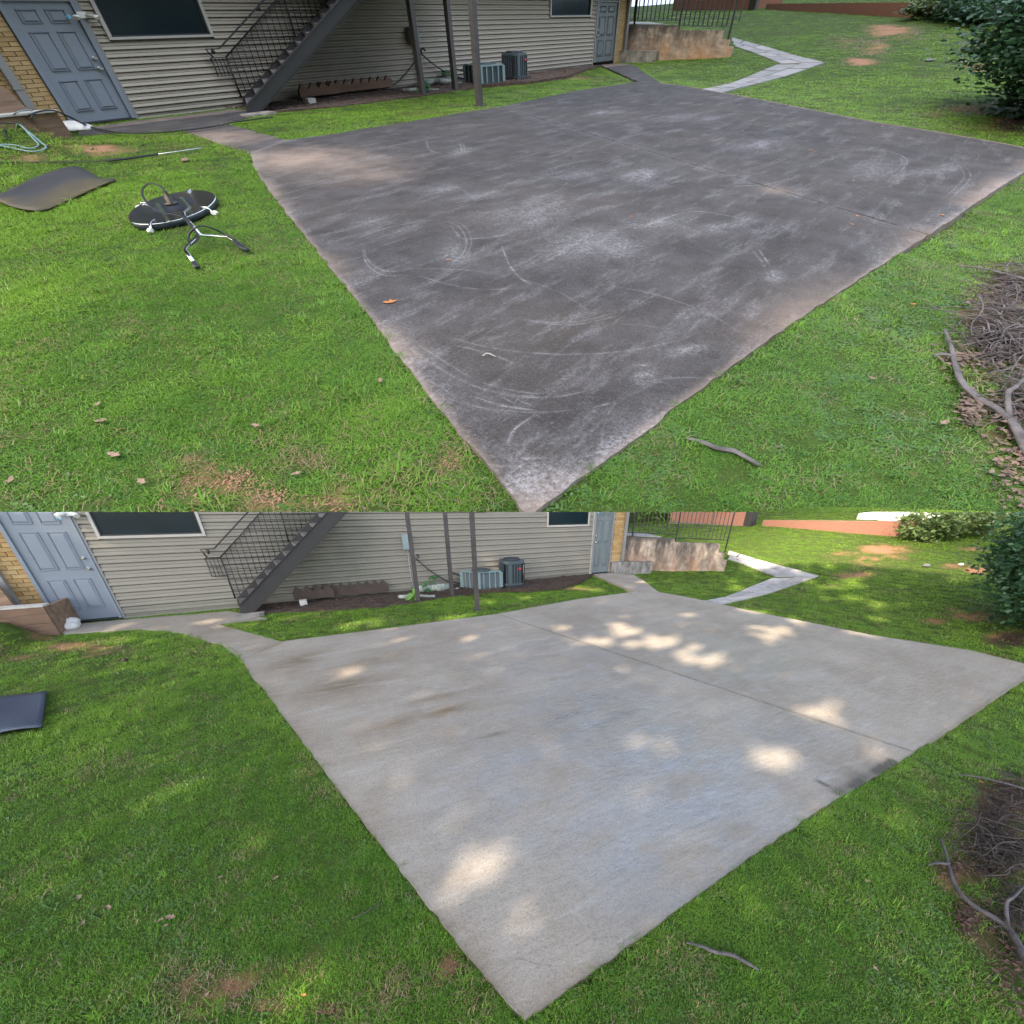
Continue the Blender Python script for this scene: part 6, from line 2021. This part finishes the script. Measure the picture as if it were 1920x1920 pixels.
def grass_nodes(name, coll):
    ng = bpy.data.node_groups.new(name, 'GeometryNodeTree')
    ng.interface.new_socket('Geometry', in_out='INPUT', socket_type='NodeSocketGeometry')
    ng.interface.new_socket('Geometry', in_out='OUTPUT', socket_type='NodeSocketGeometry')
    N = ng.nodes.new
    gi, go = N('NodeGroupInput'), N('NodeGroupOutput')
    ci = N('GeometryNodeCollectionInfo')
    ci.inputs['Collection'].default_value = coll
    ci.inputs['Separate Children'].default_value = True
    ci.inputs['Reset Children'].default_value = True
    ip = N('GeometryNodeInstanceOnPoints')
    ip.inputs['Pick Instance'].default_value = True

    def named(nm, typ):
        x = N('GeometryNodeInputNamedAttribute')
        x.data_type = typ
        x.inputs['Name'].default_value = nm
        return x.outputs['Attribute']
    L = ng.links.new
    L(gi.outputs[0], ip.inputs['Points'])
    L(ci.outputs[0], ip.inputs['Instance'])
    L(named('pick', 'INT'), ip.inputs['Instance Index'])
    L(named('rot', 'FLOAT_VECTOR'), ip.inputs['Rotation'])
    L(named('scl', 'FLOAT_VECTOR'), ip.inputs['Scale'])
    L(ip.outputs[0], go.inputs[0])
    return ng


# patches of yellower turf, in pixels of the upper yard: (x, y, rx, ry, amount)
def build_grass(P):
    up = P.key == 'B'
    coll = bpy.data.collections.new('grass_clumps_' + P.key)
    m = MAT[P.key]['grass']
    spec = [(24, .055, .016, .042, .0017, (.5, 1.3)), (24, .055, .018, .05, .0017, (.6, 1.5)), (22, .06, .014, .038, .0019, (.7, 1.6)), (24, .05, .016, .036, .0016, (.4, 1.2)), (12, .04, .05, .10, .0026, (.5, 1.3)), (9, .03, .018, .034, .0065, (.8, 1.5)), (16, .07, .03, .07, .0012, (1.2, 1.7))]
    for i, (n, sp, lo, hi, w, ln) in enumerate(spec):
        me = blade_clump(f'grass_clump_{P.key}{i}', n, sp, lo, hi, w, ln, 50 + i, [m, m, m, m, m, MAT[P.key]['weed'], MAT[P.key]['thatch']][i], P.u)
        ob = bpy.data.objects.new(f'{chr(97 + i)}_grass_clump_{P.key}', me)
        coll.objects.link(ob)
    r_ = np.random.default_rng(77 + up)
    allp = []
    # rings of falling density away from the camera foot
    R = [(0, 2.2, 1500), (2.2, 4, 1000), (4, 6.5, 560), (6.5, 10, 210), (10, 15, 120), (15, 24, 60)] + ([(24, 44, 22)] if up else [])
    for r0, r1, den in R:
        area = math.pi * (r1 * r1 - r0 * r0)
        n = int(area * den * (.62 if up else .62))
        rad = np.sqrt(r_.uniform(r0 * r0, r1 * r1, n))
        th = r_.uniform(-math.pi * .42, math.pi * .92, n)
        X, Y = rad * np.cos(th), rad * np.sin(th)
        Z = P.soilz(X, Y)
        px, py, dep = P.pix(X, Y, Z)
        k = (dep > .2) & (px > -90) & (px < 2010) & (py < P.off + (962 if up else 1010)) & (py > P.off - 60)
        X, Y, Z = X[k], Y[k], Z[k]
        for poly in (P.pad_all, P.walkl, P.walkr, P.bed, *P.paths):
            k = ~inpoly(X, Y, poly)
            X, Y, Z = X[k], Y[k], Z[k]
        mp_ = [P.G(x, y)[:2] for x, y in ((-20, 372), (0, 362), (70, 334), (143, 312), (165, 320), (214, 337), (150, 360), (75, 389), (30, 388))] if up else [P.g(x, y)[:2] for x, y in ((-70, 1322), (90, 1302), (83, 1370), (-75, 1390))]
        k = ~inpoly(X, Y, mp_)
        X, Y, Z = X[k], Y[k], Z[k]
        k = (Y < P.Yf - .02) | (X > P.V(1176, 40, P.Yf)[0] + .1)
        X, Y, Z = X[k], Y[k], Z[k]
        t_ = inpoly(X, Y, P.terrace)
        Z = np.where(t_, P.terz(X, Y), Z)
        b = bare_at(P, X, Y)
        k = r_.random(len(X)) > np.clip(b * 1.35, 0, .97)
        allp.append(np.stack([X[k], Y[k], Z[k], np.full(k.sum(), r0), b[k]], -1))
    # a ragged fringe along the edges of the concrete
    for L in (P.q['left'] + [P.q['tip']] + P.q['right'], P.q['far'], P.q['top'], P.walkl, P.walkr):
        for a, b in zip(L[:-1], L[1:]):
            a, b = np.asarray(a), np.asarray(b)
            ln = np.linalg.norm(b - a)
            m_ = int(ln * (95 if np.hypot(*a) < 5 else 55))
            if m_ < 1:
                continue
            t_ = r_.random((m_, 1))
            nn = np.array([-(b - a)[1], (b - a)[0]]) / (ln + 1e-9)
            q = a + (b - a) * t_ + nn * r_.uniform(-.055, .055, (m_, 1))
            k = np.ones(m_, bool)
            for poly in (P.pad_all, P.walkl, P.walkr, P.bed, *P.paths):
                k &= ~inpoly(q[:, 0], q[:, 1], poly)
            k &= (q[:, 1] < P.Yf - .02) & (vnoise(q[:, 0], q[:, 1], 2.6, 91) > .3)
            q = q[k]
            Z = P.soilz(q[:, 0], q[:, 1])
            _, py, dep = P.pix(q[:, 0], q[:, 1], Z)
            k = (dep > .2) & (py < P.off + (962 if up else 1010))
            q, Z = q[k], Z[k]
            b_ = bare_at(P, q[:, 0], q[:, 1])
            k = b_ < .3
            allp.append(np.stack([q[k, 0], q[k, 1], Z[k], np.zeros(k.sum()), b_[k]], -1))
    p = np.concatenate(allp)
    n = len(p)
    dist = np.hypot(p[:, 0], p[:, 1])
    big = vnoise(p[:, 0], p[:, 1], 1.1, 41) * .6 + vnoise(p[:, 0], p[:, 1], 3.7, 42) * .4
    weed = (r_.random(n) < .03) | ((r_.random(n) < .30) & (p[:, 4] > .15))
    pick = np.where(weed & (dist < 9), 4, r_.integers(0, 4, n))
    clov = vnoise(p[:, 0], p[:, 1], 2.3, 47)
    pick = np.where((r_.random(n) < .05 + .25 * (clov > .72)) & (dist < 9), 5, pick)
    dryn = vnoise(p[:, 0], p[:, 1], 1.7, 48) * .7 + .3 * vnoise(p[:, 0], p[:, 1], 6.0, 49)
    pick = np.where(r_.random(n) < .025 + .13 * sstep(dryn, .55, .8) + .35 * (p[:, 4] > .12), 6, pick)
    sc = (.62 + .5 * big) * r_.uniform(.75, 1.25, n) * np.interp(dist, [0, 4, 10, 24], [.9, 1.1, 1.9, 3.2])
    flat = r_.uniform(.75, 1.1, n) * np.interp(dist, [0, 10, 24], [1, .65, .4])
    scl = np.stack([sc, sc, sc * flat], -1)
    rot = np.stack([np.zeros(n), np.zeros(n), r_.uniform(0, 6.28, n)], -1)
    tint = np.clip((big - .45) * 1.6 + np.interp(dist, [1.5, 9], [.0, .95]) + r_.normal(0, .12, n), 0, 1)
    if not up:
        tint *= .8
    me = bpy.data.meshes.new('grass_points_' + P.key)
    me.from_pydata((p[:, :3] * P.u).tolist(), [], [])
    for nm, typ, arr, fld in (('pick', 'INT', pick.astype(np.int32), 'value'), ('rot', 'FLOAT_VECTOR', rot.ravel(), 'vector'), ('scl', 'FLOAT_VECTOR', scl.ravel(), 'vector'), ('tint', 'FLOAT', tint, 'value')):
        a = me.attributes.new(nm, typ, 'POINT')
        a.data.foreach_set(fld, arr)
    o = bpy.data.objects.new('lawn_grass', me)
    COL.objects.link(o)
    o.matrix_world = P.M
    md = o.modifiers.new('grass', 'NODES')
    md.node_group = grass_nodes('grass_' + P.key, coll)
    tag(o, f'mown green lawn grass around the {P.pad}', 'grass', None, 'stuff')
    print('grass', P.key, n)


build_grass(A)
build_grass(B)

# ----------------------------------------------------------------- where the two yards meet
# the lower yard is seen as far as the brow of the rise; the upper yard begins behind it
nrm = np.cross(RA @ np.array([1.0, 0, 0]), RA @ np.array([0, (960 - PY) / FL, 1.0]))
nrm /= np.linalg.norm(nrm)
if nrm[2] < 0:
    nrm = -nrm


def cut(o, keep_below):
    mw = o.matrix_world if o.parent is None else o.parent.matrix_world @ Matrix.Translation(o.location)
    if o.parent is not None and o.parent.parent is not None:
        mw = o.parent.parent.matrix_world @ Matrix.Translation(o.parent.location) @ Matrix.Translation(o.location)
    me = o.data
    co = np.empty(len(me.vertices) * 3)
    me.vertices.foreach_get('co', co)
    M4 = np.array(mw)
    wv = co.reshape(-1, 3) @ M4[:3, :3].T + M4[:3, 3]
    s_ = (wv - CAMW) @ nrm * (1 if keep_below else -1)
    if (s_ <= 1e-4).all():
        return True
    if (s_ >= -1e-4).all():
        return False
    if me.users > 1:
        o.data = me = me.copy()
    inv = mw.inverted()
    pl = inv @ Vector(CAMW)
    pn = (mw.to_3x3().transposed() @ Vector(nrm * (1 if keep_below else -1)))
    bm = bmesh.new()
    bm.from_mesh(me)
    r = bmesh.ops.bisect_plane(bm, geom=bm.verts[:] + bm.edges[:] + bm.faces[:], dist=1e-5, plane_co=pl, plane_no=pn, clear_outer=True)
    ed = [e for e in r['geom_cut'] if isinstance(e, bmesh.types.BMEdge) and e.is_boundary]
    if keep_below and len(ed) < 400:
        bmesh.ops.holes_fill(bm, edges=ed)
    bm.to_mesh(me)
    bm.free()
    return len(me.polygons) > 0


bpy.context.view_layer.update()
dead = []
for o in list(OBJ['A']):
    if o.type == 'MESH' and not cut(o, True):
        dead.append(o)
gone = set()
for o in dead:
    for c in o.children:
        gone.add(c)
    gone.add(o)
for o in gone:
    OBJ['A'].remove(o)
    bpy.data.objects.remove(o)
for o in [q for q in OBJ['A'] if q.type == 'EMPTY']:
    if not o.children:
        OBJ['A'].remove(o)
        bpy.data.objects.remove(o)
for o in [B.ground_obj] + B.pads:
    cut(o, False)

# earth bank that carries the front edge of the upper yard
mb = MB()
row = [B.g(x, 960.0) for x in np.linspace(-420, 2340, 40)]
wpt = [B.rot @ (q * B.u) + B.t for q in row]
vs = [q - np.array([0, 0, .02]) for q in wpt] + [np.array([q[0] * 1.15, q[1] * 1.15, -2.0]) for q in wpt]
nq = len(wpt)
mb.add(vs, [(i, i + 1, nq + i + 1, nq + i) for i in range(nq - 1)], True)
single(A, 'earth_bank', mb, MAT['A']['soil'], (0, 0, 0), None, None, kind='structure', attrs=dict(bare=np.zeros(len(vs))))

# ----------------------------------------------------------------- trees behind the viewer that shade the lower yard
DAP = [  # sunlit flecks on the lower yard: pixel x, y, radius in metres
    (1185, 1190, .34), (1130, 1205, .22), (1245, 1212, .3), (1160, 1180, .2), (1300, 1245, .3), (1470, 1190, .26), (1440, 1200, .14), (1290, 1160, .08), (1200, 1392, .075), (1240, 1400, .05), (1435, 1425, .06), (1475, 1420, .06), (1465, 1440, .03), (1550, 1335, .10), (1520, 1340, .06),
    (880, 1645, .13), (915, 1620, .13), (950, 1605, .07), (850, 1662, .06), (1110, 1205, .10), (880, 1200, .06), (660, 1260, .07), (760, 1200, .05), (1060, 1180, .06),
    (140, 1212, .2), (190, 1205, .2), (90, 1210, .16), (235, 1200, .18), (200, 1215, .1), (230, 1178, .16), (260, 1172, .12), (400, 1165, .16), (470, 1172, .14), (540, 1160, .16), (600, 1155, .16), (700, 1165, .2), (650, 1175, .16), (1090, 1100, .3), (1120, 1105, .2), (850, 1160, .16), (920, 1130, .14), (980, 1120, .14),
    (1210, 1095, .22), (1385, 1103, .3), (1590, 1045, .35), (1670, 1055, .5), (1720, 1050, .35), (1565, 1010, .5), (1580, 1000, .4), (1600, 1095, .3), (1565, 1100, .3), (1590, 1120, .25), (1655, 1135, .25), (1800, 1085, .5), (1780, 1045, .5), (1740, 1010, .9), (1800, 1000, .8), (1690, 1015, .5), (1480, 1010, .5), (1430, 1000, .6), (1490, 1165, .2), (1600, 1190, .16), (1400, 1145, .2), (1640, 1160, .18), (600, 1850, .06), (560, 1860, .05), (500, 1560, .06)]
hp = [A.g(x, y) for x, y, r in DAP]
hr = np.array([r for _, _, r in DAP])
HPS = [np.array([*P3_]) for P3_ in hp]
# flecks high on the house: door top and siding, tall unit
for x, y, r in ((90, 985, .16), (60, 965, .14), (150, 1010, .10), (165, 1000, .1), (240, 1025, .08), (955, 1075, .09), (958, 1085, .08)):
    X, Z = A.vr(x, y, A.Yf - .03 if x < 500 else A.G(965, 154)[1] - .4)
    HPS.append(np.array([X, A.Yf, Z]))
    hr = np.append(hr, r)
HPS = np.array(HPS)
rj = np.random.default_rng(4)
rk = np.random.default_rng(12)
FL_P, FL_R = [], []
for q, r in zip(HPS, hr):          # every gap in the leaves is a ragged cluster
    FL_P.append(q)
    FL_R.append(r * .62)
    for _ in range(4):
        FL_P.append(q + np.array([*(rj.normal(size=2) * r * .75), 0]))
        FL_R.append(r * rj.uniform(.25, .5))


def keep_fn(p):
    # drop leaves on the line from a fleck to the sun
    ok = np.ones(len(p), bool)
    for q, r in zip(FL_P, FL_R):
        v = p - q
        t_ = v @ SUN
        d2 = np.linalg.norm(v - t_[:, None] * SUN, axis=1)
        ok &= (d2 > r * .8 + .07) | (rk.random(len(p)) < .012)
    return ok


e1 = np.cross(SUN, [0, 0, 1.0])
e1 /= np.linalg.norm(e1)
e2 = np.cross(e1, SUN)


def canopy_tree(name, c, half, n, size, keep, label, base, tr_r):
    q = r_.uniform(-1, 1, (n * 2, 3))
    q = q[(q[:, 0] ** 4 + q[:, 1] ** 4 + q[:, 2] ** 2) < 1.1][:n]
    p = c + e1 * (q[:, :1] * half[0]) + e2 * (q[:, 1:2] * half[1]) + SUN * (q[:, 2:] * half[2])
    p = p[keep(p)]
    n = len(p)
    aa = r_.normal(size=(n, 3))
    aa -= (aa @ SUN)[:, None] * SUN * .75
    aa /= np.linalg.norm(aa, axis=1)[:, None]
    bb = np.cross(SUN + .3 * r_.normal(size=(n, 3)), aa)
    bb /= np.linalg.norm(bb, axis=1)[:, None]
    s_ = size * r_.uniform(.7, 1.3, (n, 1))
    v = np.stack([p - aa * s_, p - bb * s_ * .66, p + aa * s_, p + bb * s_ * .66], 1).reshape(-1, 3)
    mb = MB()
    mb.v = [tuple(x) for x in v]
    mb.f = [tuple(x) for x in np.arange(4 * n).reshape(n, 4).tolist()]
    mb.sm = [False] * n
    T = Thing(A, name, base, label, 'tree')
    T.part('crown', mb, S['canopy'], attrs=dict(vtint=np.repeat(r_.random(n), 4)))
    T.part('trunk', MB().tube(smooth_path([base, base * .5 + np.array(c) * .5 + [tr_r, -tr_r, 0], np.array(c)], 5), tr_r, 9, tr_r * .4), S['trunk'])


r_ = np.random.default_rng(9)
mid = np.array([3.6, 5.4, .5])
for a, lab in ((-6.2, 'left one of the two broad trees shading the lower yard'), (4.6, 'right one of the two broad trees shading the lower yard')):
    c = mid + SUN * 27.0 + e1 * a
    canopy_tree('shade_tree', c, (5.8, 6.6, 1.4), 21000, .15, keep_fn, lab, np.array([c[0], c[1], 0]), .28)
# unseen grove added and sized to keep direct sun off the upper yard
samp = np.array([B.rot @ (B.G(x, y) * B.u) + B.t for x in (0, 480, 960, 1440, 1919) for y in (45, 70, 110, 230, 400, 600, 800, 955)])
samp = np.concatenate([samp, samp[:5] + [0, 0, 20]])
pu, pv = samp @ e1, samp @ e2
print('grove span', pu.min(), pu.max(), pv.min(), pv.max())
u0, u1, v0, v1 = pu.min() - 45, pu.max() + 30, pv.min() - 45, pv.max() + 30
tmax = (samp @ SUN).max()


def keep_b(p):
    ok = np.ones(len(p), bool)
    for q in HPS:
        v = p - q
        ok &= np.linalg.norm(v - (v @ SUN)[:, None] * SUN, axis=1) > (8.0 if q[0] > 9.5 else 6.5)
    return ok


hv, labs = (v1 - v0) / 2, ['left', 'second', 'third', 'right']
for i in range(4):
    hw = (u1 - u0) / 8
    c = e1 * (u0 + hw * (2 * i + 1)) + e2 * (v0 + hv) + SUN * (tmax + 90)
    canopy_tree('added_grove_tree', c, (hw * 1.2, hv, 12), 14000, math.sqrt(hw * hv * 4 / 5200) * 1.55, keep_b, f'{labs[i]} tall tree of the unseen grove added to shade the upper yard', np.array([c[0], c[1], 0]), 2.5)
